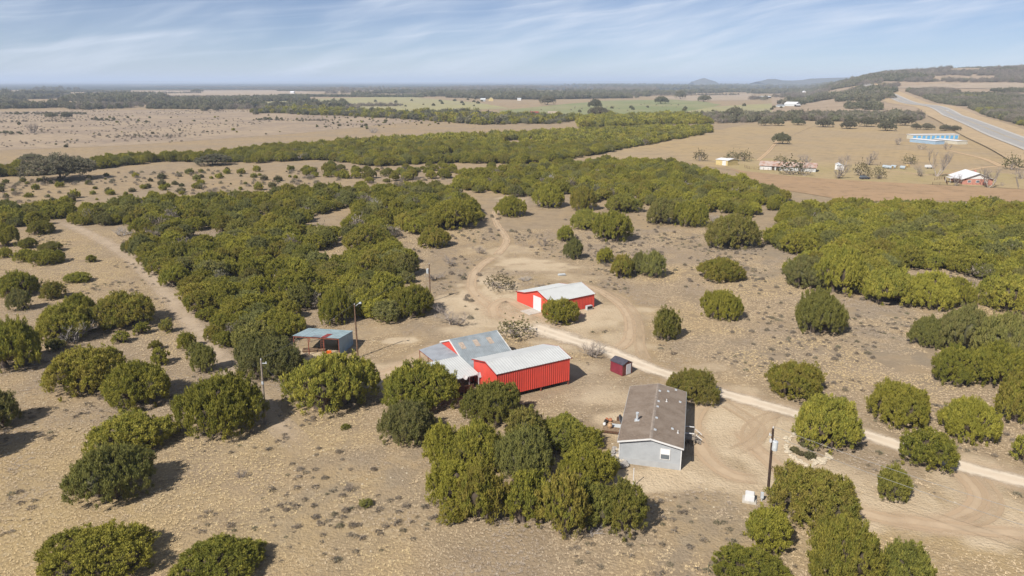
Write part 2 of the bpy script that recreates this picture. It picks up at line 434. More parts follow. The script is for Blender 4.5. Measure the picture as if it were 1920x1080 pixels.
def groundmat():
    m, nt, b = newmat('dry_pasture_soil')
    p = pos(nt)
    a = lambda nme: N(nt, 'ShaderNodeAttribute', attribute_name=nme).outputs['Fac']
    big = noise(nt, p, 0.028, 4, .6)
    mid = noise(nt, p, 0.22, 5, .62)
    fine = noise(nt, p, 1.7, 6, .68)
    c = mixc(nt, ramp(nt, big, .35, .65), (0.270, 0.193, 0.104), (0.235, 0.177, 0.114))
    c = mixc(nt, math_(nt, 'MULTIPLY', ramp(nt, mid, .44, .62), .7), c, (0.183, 0.134, 0.083))
    c = mixc(nt, math_(nt, 'MULTIPLY', a('gold'), .7), c, (0.336, 0.245, 0.107))
    gf = math_(nt, 'MULTIPLY', a('grey'), ramp(nt, mid, .3, .6))
    c = mixc(nt, math_(nt, 'MULTIPLY', gf, .8), c, (0.183, 0.154, 0.118))
    bm = ramp(nt, math_(nt, 'ADD', a('bare'), math_(nt, 'MULTIPLY', math_(nt, 'SUBTRACT', fine, .5), .6)), .2, .75)
    c = mixc(nt, bm, c, mixc(nt, ramp(nt, mid, .35, .65), (0.445, 0.358, 0.247), (0.395, 0.308, 0.205)))
    pale_litter = noise(nt, p, .65, 6, .72)  # pale flecks of litter lying on the soil
    c = mixc(nt, math_(nt, 'MULTIPLY', ramp(nt, pale_litter, .53, .68), .42), c, (0.367, 0.301, 0.205))
    c = mixc(nt, math_(nt, 'MULTIPLY', ramp(nt, fine, .50, .68), math_(nt, 'SUBTRACT', .6, math_(nt, 'MULTIPLY', bm, .3))), c, (0.155, 0.118, 0.072))
    c = mixc(nt, .16, c, (0.395, 0.336, 0.253))
    c = mixc(nt, math_(nt, 'MULTIPLY', ramp(nt, big, .45, .75), .30), c, mixc(nt, ramp(nt, mid, .4, .6), (0.233, 0.186, 0.137), (0.190, 0.150, 0.110)))
    # the lowland beyond the plateau: wooded, with pale fields
    sp_ = N(nt, 'ShaderNodeSeparateXYZ'); nt.links.new(p, sp_.inputs[0])
    fw = noise(nt, p, .0011, 5, .6)
    fm = noise(nt, p, .0006, 4, .6)
    edge = math_(nt, 'ADD', sp_.outputs[1], math_(nt, 'MULTIPLY', fm, 900.))
    far = ramp(nt, edge, 4300, 4700)
    fc = mixc(nt, ramp(nt, fw, .60, .66), (0.035, 0.042, 0.036), (0.22, 0.18, 0.13))
    c = mixc(nt, far, c, fc)
    nt.links.new(c, b.inputs['Base Color'])
    b.inputs['Roughness'].default_value = .95; b.inputs['Specular IOR Level'].default_value = .08
    bn = N(nt, 'ShaderNodeBump'); bn.inputs['Strength'].default_value = .6; bn.inputs['Distance'].default_value = .30
    nt.links.new(math_(nt, 'ADD', fine, math_(nt, 'MULTIPLY', noise(nt, p, 3.4, 4), .7)), bn.inputs['Height'])
    nt.links.new(bn.outputs[0], b.inputs['Normal'])
    return m
M['ground'] = groundmat()
tag(ob('ground', mkmesh('ground', V, Fq, M['ground'], attrs={
    'bare': ('POINT', 'FLOAT', full(BARE)), 'grey': ('POINT', 'FLOAT', full(GREY)), 'gold': ('POINT', 'FLOAT', full(GOLD))}, smooth=True)), kind='structure')

# hill on the right
ang = np.linspace(1440, 2500, 130)
dd = np.concatenate([np.linspace(960, 2400, 90), [2600, 3000, 3600, 4500]])
A_, D_ = np.meshgrid(ang, dd)
hy = D_.ravel(); hx = (A_.ravel() - 960) / FPX * (hy * CP + H * SP)
hz = hgt(hx, hy) + .5
hz[(A_.ravel() <= 1441)] = -3
hz -= np.where(hy < 990, 4, 0)
hz += np.where(hy > 2300, 0, (vnoise(hx, hy, 60, 9) - .5) * 2.0 * np.clip((hy - 1800) / 300, 0, 1))
hi = np.arange(len(hx)).reshape(A_.shape)
Fh = np.stack([hi[:-1, :-1], hi[:-1, 1:], hi[1:, 1:], hi[1:, :-1]], -1).reshape(-1, 4)
def fieldmat(name, c, c2, s=.03, c3=None, rows=None):
    m, nt, b = newmat(name)
    p = pos(nt)
    cc = mixc(nt, ramp(nt, noise(nt, p, s, 5, .6), .35, .65), c, c2)
    cc = mixc(nt, math_(nt, 'MULTIPLY', ramp(nt, noise(nt, p, s * 8, 6, .7), .47, .68), .6), cc, c3 or tuple(x * .65 for x in c2))
    if rows:
        w = N(nt, 'ShaderNodeTexWave'); mpn = N(nt, 'ShaderNodeMapping')
        nt.links.new(p, mpn.inputs[0]); mpn.inputs['Rotation'].default_value = (0, 0, rows)
        nt.links.new(mpn.outputs[0], w.inputs[0]); w.inputs['Scale'].default_value = .07; w.inputs['Distortion'].default_value = 2.0
        cc = mixc(nt, math_(nt, 'MULTIPLY', w.outputs['Fac'], .22), cc, tuple(x * .8 for x in c))
    nt.links.new(cc, b.inputs['Base Color']); b.inputs['Roughness'].default_value = .95; b.inputs['Specular IOR Level'].default_value = .08
    bn = N(nt, 'ShaderNodeBump'); bn.inputs['Strength'].default_value = .5; bn.inputs['Distance'].default_value = .3
    nt.links.new(noise(nt, p, 1.1, 4, .6), bn.inputs['Height']); nt.links.new(bn.outputs[0], b.inputs['Normal'])
    return m
M['hill'] = fieldmat('hill_soil', (0.30, 0.23, 0.16), (0.26, 0.20, 0.14), .01)
tag(ob('hill', mkmesh('hill', np.stack([hx, hy, hz], 1), Fh, M['hill'], smooth=True)), kind='structure')
# far hills on the skyline
def ridge_hill(name, prof, dist, dep, mat):
    V, F = [], []
    n = len(prof)
    for u, v in prof:
        zc = dist; x = (u - 960) / FPX * zc
        z = H + (152.7 - v) / FPX * dist
        V += [(x, dist - dep, -5), (x, dist - dep * .35, max(z * .72, -5)), (x, dist, max(z, -5)), (x, dist + dep, -5)]
    for i in range(n - 1):
        for k in range(3): F.append((4 * i + k, 4 * i + 4 + k, 4 * i + 5 + k, 4 * i + 1 + k))
    return tag(ob(name, mkmesh(name, np.array(V), F, mat)), kind='structure')
M['farhill'] = fieldmat('far_wooded_hill', (0.06, 0.062, 0.045), (0.08, 0.075, 0.055), .002)
ridge_hill('butte_hill', [(1283, 153.2), (1290, 151.2), (1297, 148.8), (1303, 147), (1307, 147), (1312, 148.8), (1319, 150.6), (1326, 152.4)], 9000, 250, M['farhill'])
ridge_hill('mesa_hill', [(1400, 153), (1412, 150.8), (1420, 148.6), (1434, 148.4), (1446, 150.6), (1465, 151.2), (1482, 150.2), (1496, 147.8), (1520, 147), (1560, 145.8), (1590, 145), (1640, 146)], 8000, 500, M['farhill'])
ridge_hill('skyline_ridge', [(-200, 153.6), (0, 153.2), (60, 152.6), (150, 153.4), (240, 152.2), (330, 151.8), (420, 153.2), (560, 152.4), (700, 153.6), (900, 153.4), (1010, 152.6), (1150, 152.2), (1280, 152.6), (1400, 152.6)], 26000, 2500, M['farhill'])

# fields, laid as thin sheets over the ground
def field(name, pts, mat, z, seg=14):
    P = gpoly(pts)
    Q = []
    for i in range(len(P)):
        a, b = P[i], P[(i + 1) % len(P)]
        n = max(1, int(np.hypot(*(b - a)) / seg)); n = min(n, 30)
        nn = np.array([-(b - a)[1], (b - a)[0]]); nn = nn / (np.hypot(*nn) + 1e-9)
        for k in range(n):
            q = a + (b - a) * k / n
            Q.append(q + nn * (vnoise(q[0:1], q[1:2], 20, 4)[0] - .5) * min(8, seg * .4))
    me = mkmesh(name, np.array([(q[0], q[1], z) for q in Q]), [tuple(range(len(Q)))], mat)
    return tag(ob(name, me), kind='structure')
M['hayfield'] = fieldmat('hay_stubble', (0.315, 0.235, 0.130), (0.285, 0.22, 0.140), .012, rows=.5)
M['plough'] = fieldmat('ploughed_soil', (0.31, 0.21, 0.125), (0.275, 0.19, 0.115), .02, rows=1.4)
M['green'] = fieldmat('winter_green', (0.165, 0.185, 0.085), (0.225, 0.215, 0.115), .006)
M['ygreen'] = fieldmat('yellow_green', (0.27, 0.25, 0.125), (0.26, 0.235, 0.14), .006)
M['tanfield'] = fieldmat('tan_field', (0.315, 0.25, 0.185), (0.29, 0.235, 0.175), .006)
M['brownrange'] = fieldmat('brown_range', (0.30, 0.235, 0.165), (0.235, 0.185, 0.140), .014, (0.15, 0.12, 0.095))
M['yard'] = fieldmat('yard_grass', (0.28, 0.225, 0.115), (0.31, 0.24, 0.14), .03)
field('hay_field', [(1080, 300), (1190, 275), (1330, 247), (1400, 234), (1500, 227), (1700, 228), (1800, 244), (1960, 305), (1960, 352), (1390, 322), (1290, 305), (1150, 304)], M['hayfield'], .03)
field('yard_lawn', [(1330, 300), (1440, 297), (1960, 330), (1960, 357), (1700, 343), (1480, 334), (1390, 322)], M['yard'], .05)
field('ploughed_field', [(1370, 316), (1400, 321), (1480, 331), (1640, 341), (1790, 349), (1960, 357), (1960, 378), (1600, 378), (1440, 352)], M['plough'], .07)
field('green_pasture', [(930, 208), (1050, 196), (1130, 189), (1290, 186), (1350, 196), (1300, 214), (1230, 219), (1040, 219)], M['green'], .10, 40)
field('yellow_pasture', [(1230, 219), (1340, 200), (1480, 192), (1560, 196), (1700, 203), (1690, 213), (1480, 217)], M['ygreen'], .14, 40)
field('pale_green_pasture', [(430, 197), (560, 186), (760, 181), (900, 193), (960, 204), (760, 209), (560, 203)], M['ygreen'], .18, 40)
field('tan_field', [(1215, 183), (1400, 175.5), (1440, 181), (1400, 188), (1290, 189)], M['tanfield'], .2, 60)
field('upland_range', [(100, 176), (400, 168.5), (560, 169.5), (600, 178), (500, 184), (300, 186)], M['tanfield'], .2, 80)
field('brown_range', [(-250, 215), (150, 206), (480, 206), (700, 211), (800, 226), (560, 250), (240, 272), (-250, 292)], M['brownrange'], .02, 40)
# the field half way up the hill
hp = []
for u, v in [(1660, 168), (1760, 160), (1990, 156), (1990, 168), (1800, 170), (1720, 172)]: hp.append((u, v))
def onhill(u, v):
    a, b = (u - 960) / FPX, (540 - v) / FPX
    d = np.array([a, CP + b * SP, -SP + b * CP])
    t = np.linspace(900, 2300, 2801); X, Y, Z = d[0] * t, d[1] * t, H + d[2] * t
    hit = np.nonzero(Z < hgt(X, Y))[0]
    k = hit[0] if len(hit) else len(t) - 1
    return X[k], Y[k]
def drape(name, u0, u1, top, bot, mat, lift):
    us = np.linspace(u0, u1, 40); V = []
    for u in us:
        a, b = onhill(u, np.interp(u, *zip(*top))), onhill(u, np.interp(u, *zip(*bot)))
        for k in np.linspace(0, 1, 10):
            x, y = a[0] + (b[0] - a[0]) * k, a[1] + (b[1] - a[1]) * k
            V.append((x, y, float(hgt(x, y)) + lift))
    i = np.arange(400).reshape(40, 10)
    F = np.stack([i[:-1, :-1], i[1:, :-1], i[1:, 1:], i[:-1, 1:]], -1).reshape(-1, 4)
    return tag(ob(name, mkmesh(name, np.array(V), F, mat, smooth=True)), kind='structure')
drape('hill_field', 1672, 1990, [(1672, 164.5), (1760, 158), (1990, 154.5)], [(1672, 166), (1760, 166), (1990, 170)], M['tanfield'], 1.4)

# roads
def smooth_path(P, step):
    P = np.array(P, float); out = []
    for i in range(len(P) - 1):
        p0, p1, p2, p3 = P[max(i - 1, 0)], P[i], P[i + 1], P[min(i + 2, len(P) - 1)]
        n = max(2, int(np.hypot(*(p2 - p1)[:2]) / step))
        for k in range(n):
            t = k / n
            out.append(.5 * ((2 * p1) + (-p0 + p2) * t + (2 * p0 - 5 * p1 + 4 * p2 - p3) * t * t + (-p0 + 3 * p1 - 3 * p2 + p3) * t ** 3))
    out.append(P[-1]); return np.array(out)
def strip(name, pts, mat, z, step=.7, nc=13, hill=False, lift=0.0, world=False):
    """pts: photo points with width in metres -> ribbon with coordinate 'across' in -1..1 and 'along' in metres"""
    P = [(*((p[0], p[1]) if world else (onhill(p[0], p[1]) if hill else g2(p[0], p[1]))), p[2]) for p in pts]
    Q = smooth_path(P, step)
    T = np.gradient(Q[:, :2], axis=0); T /= np.linalg.norm(T, axis=1)[:, None] + 1e-9
    Nn = np.stack([-T[:, 1], T[:, 0]], 1)
    L = np.concatenate([[0], np.cumsum(np.linalg.norm(np.diff(Q[:, :2], axis=0), axis=1))])
    c = np.linspace(-1, 1, nc)
    XY = Q[:, None, :2] + Nn[:, None, :] * (c[None, :, None] * Q[:, None, 2:3] / 2)
    x, y = XY[..., 0].ravel(), XY[..., 1].ravel()
    zz = (hgt(x, y) if hill else 0) + z + np.zeros(len(x))
    i = np.arange(len(x)).reshape(len(Q), nc)
    F = np.stack([i[:-1, :-1], i[:-1, 1:], i[1:, 1:], i[1:, :-1]], -1).reshape(-1, 4)[:, ::-1]
    ac = np.tile(c, len(Q)); al = np.repeat(L, nc)
    hw = np.repeat(Q[:, 2] / 2, nc)
    me = mkmesh(name, np.stack([x, y, zz], 1), F, mat, attrs={'across': ('POINT', 'FLOAT', ac), 'along': ('POINT', 'FLOAT', al),
        'metres': ('POINT', 'FLOAT', ac * hw), 'ends': ('POINT', 'FLOAT', np.minimum(al, L[-1] - al))}, smooth=True)
    return tag(ob(name, me), kind='structure')
def trackmat(name, base, rut, rutpos, rutw, strength, base_alpha, edge_lo=.55, mottled=.5, fade=3.5):
    m, nt, b = newmat(name)
    p = pos(nt)
    at_ = lambda nme: N(nt, 'ShaderNodeAttribute', attribute_name=nme).outputs['Fac']
    fine, mid = noise(nt, p, 1.4, 5, .65), noise(nt, p, .3, 4, .6)
    e = math_(nt, 'ABSOLUTE', at_('across'))
    e = math_(nt, 'ADD', e, math_(nt, 'MULTIPLY', math_(nt, 'SUBTRACT', mid, .5), .8))
    e = math_(nt, 'ADD', e, math_(nt, 'MULTIPLY', math_(nt, 'SUBTRACT', fine, .5), .6))
    al = math_(nt, 'SUBTRACT', 1.0, ramp(nt, e, edge_lo, .95))
    al = math_(nt, 'MULTIPLY', al, base_alpha)
    d = math_(nt, 'ABSOLUTE', math_(nt, 'SUBTRACT', math_(nt, 'ABSOLUTE', at_('metres')), rutpos))
    rf = math_(nt, 'SUBTRACT', 1.0, ramp(nt, math_(nt, 'ADD', d, math_(nt, 'MULTIPLY', math_(nt, 'SUBTRACT', fine, .5), rutw * .9)), rutw * .45, rutw))
    rf = math_(nt, 'MULTIPLY', rf, math_(nt, 'MULTIPLY', ramp(nt, mid, .22, .55), strength))
    c = mixc(nt, ramp(nt, mid, .35, .65), base, tuple(x * .86 for x in base))
    c = mixc(nt, math_(nt, 'MULTIPLY', ramp(nt, fine, .55, .8), mottled), c, tuple(x * .72 for x in base))
    c = mixc(nt, rf, c, rut)
    al = math_(nt, 'MAXIMUM', al, math_(nt, 'MULTIPLY', rf, .9))
    al = math_(nt, 'MULTIPLY', al, ramp(nt, at_('ends'), 0, fade))
    nt.links.new(c, b.inputs['Base Color']); b.inputs['Roughness'].default_value = .95; b.inputs['Specular IOR Level'].default_value = .08
    nt.links.new(al, b.inputs['Alpha'])
    bn = N(nt, 'ShaderNodeBump'); bn.inputs['Strength'].default_value = .35; bn.inputs['Distance'].default_value = .12
    nt.links.new(noise(nt, p, 4.5, 4, .65), bn.inputs['Height']); nt.links.new(bn.outputs[0], b.inputs['Normal'])
    return m
M['gravel'] = trackmat('pale_gravel', (0.50, 0.42, 0.325), (0.54, 0.47, 0.375), .85, .5, .75, 1.0, .32, .45)
M['dirt'] = trackmat('dirt_track', (0.54, 0.415, 0.285), (0.40, 0.295, 0.195), .85, .40, .9, .62, .12, .6)
M['ruts'] = trackmat('wheel_ruts', (0.53, 0.41, 0.28), (0.37, 0.275, 0.18), .8, .36, .85, .35, .2, .5)
M['swath'] = trackmat('pale_swath', (0.48, 0.385, 0.285), (0.54, 0.44, 0.34), 1.3, .8, .4, .62, .0, .7, 16.)
M['farrut'] = trackmat('far_track', (0.40, 0.285, 0.17), (0.46, 0.34, 0.22), .9, .5, .8, .9, .5, .2)
strip('road_shoulder', [(985, 606, 9), (1040, 626, 9.5), (1085, 641, 9), (1140, 658, 8), (1200, 684, 7.5), (1262, 706, 7), (1340, 733, 8), (1450, 764, 8), (1560, 797, 7.5), (1660, 827, 7), (1780, 868, 9), (1860, 889, 9), (1940, 908, 9), (2150, 962, 9)], M['dirt'], .010)
strip('gravel_road', [(985, 606, 7.5), (1040, 626, 8), (1085, 641, 7), (1140, 658, 6), (1200, 684, 5.4), (1262, 706, 4.9), (1340, 733, 4.7), (1450, 764, 4.6), (1560, 797, 4.6), (1660, 827, 4.6), (1780, 868, 5), (1860, 889, 4.4), (1940, 908, 5), (2150, 962, 5)], M['gravel'], .05)
strip('dirt_track', [(985, 608, 9), (935, 585, 9), (900, 560, 7), (885, 540, 5), (888, 515, 4.5), (905, 495, 4), (930, 480, 3.5)], M['dirt'], .012)
strip('dirt_track', [(930, 600, 6), (925, 575, 5), (950, 562, 5), (985, 580, 6), (1030, 600, 6), (1040, 624, 6)], M['dirt'], .016)
strip('wheel_track', [(1060, 525, 3), (1112, 540, 3.2), (1148, 560, 3.2), (1174, 585, 3.2), (1182, 612, 3.2), (1176, 640, 3.4), (1150, 660, 3.6)], M['dirt'], .020)
strip('wheel_track', [(1130, 545, 3), (1165, 560, 3.), (1190, 590, 3), (1198, 620, 3.2), (1200, 650, 3.2), (1215, 685, 3.4)], M['ruts'], .024)
strip('wheel_track', [(1765, 865, 4), (1805, 890, 4.5), (1832, 920, 4.8), (1832, 948, 4.8), (1795, 972, 5), (1740, 985, 5), (1660, 972, 5), (1580, 950, 5), (1510, 915, 5), (1450, 870, 5), (1405, 830, 4.5), (1385, 800, 4)], M['dirt'], .012)
strip('wheel_track', [(1800, 872, 3.2), (1838, 900, 3.2), (1862, 935, 3.2), (1850, 965, 3.2), (1800, 985, 3.2)], M['ruts'], .028)
strip('wheel_track', [(1650, 968, 5), (1760, 985, 5), (1850, 995, 5), (1960, 1005, 5)], M['dirt'], .020)
strip('wheel_track', [(1330, 745, 3.4), (1300, 790, 4.5), (1320, 850, 5), (1370, 890, 4.5), (1440, 900, 4)], M['dirt'], .016)
strip('wheel_track', [(1470, 770, 2.6), (1430, 785, 2.6), (1405, 805, 2.6), (1408, 830, 2.6), (1440, 855, 2.6)], M['ruts'], .032)
strip('wheel_track', [(1345, 750, 2.4), (1390, 775, 2.4), (1420, 800, 2.4), (1418, 825, 2.4), (1390, 842, 2.4)], M['ruts'], .036)
strip('wheel_track', [(1450, 775, 2.2), (1435, 800, 2.2), (1410, 828, 2.2), (1370, 850, 2.2)], M['ruts'], .040)
strip('pale_swath', [(110, 412, 7), (200, 455, 7), (262, 500, 6.5), (320, 560, 6.5), (372, 622, 6), (430, 692, 5.5), (490, 760, 5), (540, 812, 4.5), (600, 870, 3.5)], M['swath'], .002)
strip('footpath', [(1012, 345, 5), (975, 360, 5), (942, 378, 4), (928, 398, 3.2), (932, 420, 3), (950, 450, 3.5), (930, 480, 3.5)], M['dirt'], .006)
strip('wheel_track', [(830, 640, 4), (780, 670, 5), (720, 700, 6), (650, 690, 5), (600, 670, 4)], M['dirt'], .008)
strip('farm_track', [(1420, 302, 3.6), (1440, 285, 3.6), (1452, 271, 3.6), (1460, 262, 3)], M['farrut'], .12, 3)
strip('farm_track', [(1880, 313, 6), (1845, 298, 5), (1800, 287, 4.5), (1775, 281, 4)], M['farrut'], .12, 3)
strip('farm_track', [(1960, 325, 5), (1870, 312, 5), (1760, 328, 4), (1700, 324, 4), (1660, 321, 4)], M['farrut'], .11, 3)
def asphalt():
    m, nt, b = newmat('weathered_asphalt')
    p = pos(nt)
    at_ = lambda nme: N(nt, 'ShaderNodeAttribute', attribute_name=nme).outputs['Fac']
    me_ = math_(nt, 'ABSOLUTE', at_('metres'))
    n = noise(nt, p, .05, 5, .6)
    c = mixc(nt, ramp(nt, n, .35, .65), (0.31, 0.293, 0.27), (0.275, 0.26, 0.24))
    for cpos in (2.4, 4.4, 6.2, 8.2):
        d = math_(nt, 'ABSOLUTE', math_(nt, 'SUBTRACT', me_, cpos))
        c = mixc(nt, math_(nt, 'MULTIPLY', math_(nt, 'SUBTRACT', 1.0, ramp(nt, d, .25, .8)), .55), c, (0.20, 0.197, 0.195))
    c = mixc(nt, ramp(nt, me_, 9.6, 10.2), c, (0.36, 0.34, 0.31))
    nt.links.new(c, b.inputs['Base Color']); b.inputs['Roughness'].default_value = .85
    return m
M['asphalt'] = asphalt()
M['paintw'] = plain('white_road_paint', (0.66, 0.66, 0.62), .7)
M['painty'] = plain('yellow_road_paint', (0.55, 0.36, 0.06), .7)
HWL = [(1611, 160), (1624, 164.5), (1648, 175), (1665, 183), (1691, 194), (1740, 209), (1776, 221), (1813, 237.5), (1851, 256), (1916, 282.5), (1990, 318)]
hw = []
for u, v in HWL:
    x, y = onhill(u, v) if v < 205 else g2(u, v)
    hw.append((x, y))
hw = np.array(hw)
T = np.gradient(hw, axis=0); T /= np.linalg.norm(T, axis=1)[:, None]
Nr = np.stack([-T[:, 1], T[:, 0]], 1)
if Nr[5][0] < 0: Nr = -Nr
ctr = hw + Nr * 12.5
HWC = [(c[0], c[1], 25.0) for c in ctr]
strip('highway_verge', [(c[0], c[1], 62.0) for c in ctr], fieldmat('verge_grass', (0.36, 0.27, 0.165), (0.33, 0.25, 0.155), .02), .75, 16, 21, hill=True, world=True)
strip('highway', HWC, M['asphalt'], 1.1, 12, 21, hill=True, world=True)
def offset(dx, w): return [(c[0] + n[0] * dx, c[1] + n[1] * dx, w) for c, n in zip(ctr, Nr)]
strip('centre_line', offset(-.25, .18), M['painty'], 1.2, 12, 2, hill=True, world=True)
strip('centre_line', offset(.25, .18), M['painty'], 1.2, 12, 2, hill=True, world=True)
strip('edge_line', offset(-9.6, .2), M['paintw'], 1.2, 12, 2, hill=True, world=True)
strip('edge_line', offset(9.6, .2), M['paintw'], 1.2, 12, 2, hill=True, world=True)

# ------------------------------------------------------------------ plants: mesh makers
def unit(a): return a / (np.linalg.norm(a, axis=-1, keepdims=True) + 1e-9)
def dome(n, r):
    """random directions on the upper half ball, some below the equator"""
    d = unit(r.normal(size=(n, 3))); d[:, 2] = np.abs(d[:, 2]) * np.where(r.random(n) < .12, -.35, 1); return unit(d)
def crown_arrays(seed, r, h, nt, tl, tw, blades=3, lobes=6, up=.75, lift=0.0, core=True, jit=.06, clump=None):
    q = np.random.default_rng(seed)
    C, RX, RZ = [np.array([0, 0, h * .34])], [r * .70], [h * .64]
    for k in range(lobes):
        a = 2 * math.pi * (k + q.uniform(-.3, .3)) / lobes
        d = r * q.uniform(.40, .72)
        rr = r * q.uniform(.28, .50)
        zc = h * q.uniform(.22, .42)
        C.append(np.array([math.cos(a) * d, math.sin(a) * d, zc])); RX.append(rr); RZ.append(h * q.uniform(.36, .56))
    for k in range(lobes // 2 + 1):
        a = q.uniform(0, 6.28); d = r * q.uniform(.05, .4)
        C.append(np.array([math.cos(a) * d, math.sin(a) * d, h * q.uniform(.55, .68)])); RX.append(r * q.uniform(.15, .28)); RZ.append(h * q.uniform(.28, .46))
    C, RX, RZ = np.array(C), np.array(RX), np.array(RZ)
    lt = q.normal(0, .16, len(C))
    P, Dn, T = [], [], []
    got = 0
    while got < nt:
        m = nt * 2
        k = q.choice(len(C), m, p=(RX * RX) / np.sum(RX * RX))
        d = dome(m, q)
        bump = 1 + .11 * np.sin(d[:, 0] * 7 + k) * np.sin(d[:, 1] * 6 + 2 * k) + .07 * np.sin(d[:, 0] * 17 + 3 * k) * np.sin(d[:, 1] * 15 + k) * np.sin(d[:, 2] * 13 + 2) + q.normal(0, jit * .55, m)
        p = C[k] + d * np.stack([RX[k], RX[k], RZ[k]], 1) * bump[:, None]
        inside = np.zeros(m, bool)
        for j in range(len(C)):
            e = (p - C[j]) / np.array([RX[j], RX[j], RZ[j]])
            inside |= (np.sum(e * e, 1) < .80) & (k != j)
        ok = ~inside & (p[:, 2] > .03 * h) & (q.random(m) < .7 + 1.2 * np.clip(p[:, 2] / h, 0, 1))
        P.append(p[ok]); Dn.append(unit(d[ok] / np.stack([RX[k], RX[k], RZ[k]], 1)[ok])); T.append(np.clip(.5 + (bump[ok] - 1) * 2.2 + q.normal(0, .20, ok.sum()) + lt[k[ok]], 0, 1))
        got += ok.sum()
    P, Dn, T = np.concatenate(P)[:nt], np.concatenate(Dn)[:nt], np.concatenate(T)[:nt]
    # some sprays stand out above the outline
    stand = q.random(nt) < .06
    P = P + Dn * (stand * tl * .6)[:, None] + np.array([0, 0, 1]) * (stand * tl * .5)[:, None]
    if clump:
        rc, ns = clump
        A = unit(Dn * .55 + np.array([0, 0, .80]) + q.normal(0, .25, (nt, 3)))
        e = unit(q.normal(size=(nt, ns, 3)))
        s_ = np.sum(e * A[:, None], -1, keepdims=True)
        e = unit(np.where(s_ < -.15, e - 2 * s_ * A[:, None], e)); s_ = np.sum(e * A[:, None], -1, keepdims=True)
        size = (rc * q.uniform(.65, 1.35, (nt, 1, 1)))
        off = (e + A[:, None] * s_ * 1.3) * size * q.uniform(.55, 1.0, (nt, ns, 1))
        out = q.uniform(-.3, .8, (nt, 1)) * rc; spire = (q.random((nt, 1)) < .10) * q.uniform(1.0, 2.4, (nt, 1)) * rc
        P = ((P + Dn * out + A * spire)[:, None] + off).reshape(-1, 3)
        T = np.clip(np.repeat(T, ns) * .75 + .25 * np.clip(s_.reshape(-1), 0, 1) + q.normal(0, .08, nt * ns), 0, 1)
        Dn = unit(e * .75 + A[:, None] * .45).reshape(-1, 3)
        nt = nt * ns
    VV, FF, TT = [], [], []
    base = 0
    for b in range(blades):
        ax = unit(Dn * .55 + np.array([0, 0, up]) + q.normal(0, .42, (nt, 3)))
        sd = unit(unit(np.cross(ax, Dn)) + q.normal(0, .38, (nt, 3)))
        L = tl * q.uniform(.65, 1.35, nt)[:, None]; w = tw * q.uniform(.7, 1.3, nt)[:, None] * .5
        b0 = P - ax * L * .35 + q.normal(0, tl * .12, (nt, 3))
        bow = unit(np.cross(ax, sd)) * w * .5
        q4 = np.stack([b0, b0 + ax * L * .55 + sd * w + bow, b0 + ax * L, b0 + ax * L * .5 - sd * w + bow], 1)
        VV.append(q4.reshape(-1, 3)); FF.append(np.arange(nt * 4).reshape(-1, 4) + base); base += nt * 4
        TT.append(np.repeat(np.clip(T + q.normal(0, .1, nt), 0, 1), 4))
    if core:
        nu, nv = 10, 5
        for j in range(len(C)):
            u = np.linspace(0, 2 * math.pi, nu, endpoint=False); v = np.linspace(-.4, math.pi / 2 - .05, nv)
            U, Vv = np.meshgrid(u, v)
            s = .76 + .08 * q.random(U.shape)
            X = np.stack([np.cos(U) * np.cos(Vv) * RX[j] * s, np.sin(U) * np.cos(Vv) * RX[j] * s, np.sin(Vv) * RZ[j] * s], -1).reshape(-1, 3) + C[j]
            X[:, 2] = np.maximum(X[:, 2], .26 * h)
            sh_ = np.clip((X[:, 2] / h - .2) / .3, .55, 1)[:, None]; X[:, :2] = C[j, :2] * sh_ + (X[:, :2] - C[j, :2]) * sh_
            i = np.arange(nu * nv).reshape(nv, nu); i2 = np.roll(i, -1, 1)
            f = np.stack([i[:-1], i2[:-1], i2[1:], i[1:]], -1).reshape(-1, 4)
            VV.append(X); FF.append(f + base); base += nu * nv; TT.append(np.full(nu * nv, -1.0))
    V = np.concatenate(VV); V[:, 2] += lift
    return V, np.concatenate(FF), np.concatenate(TT)
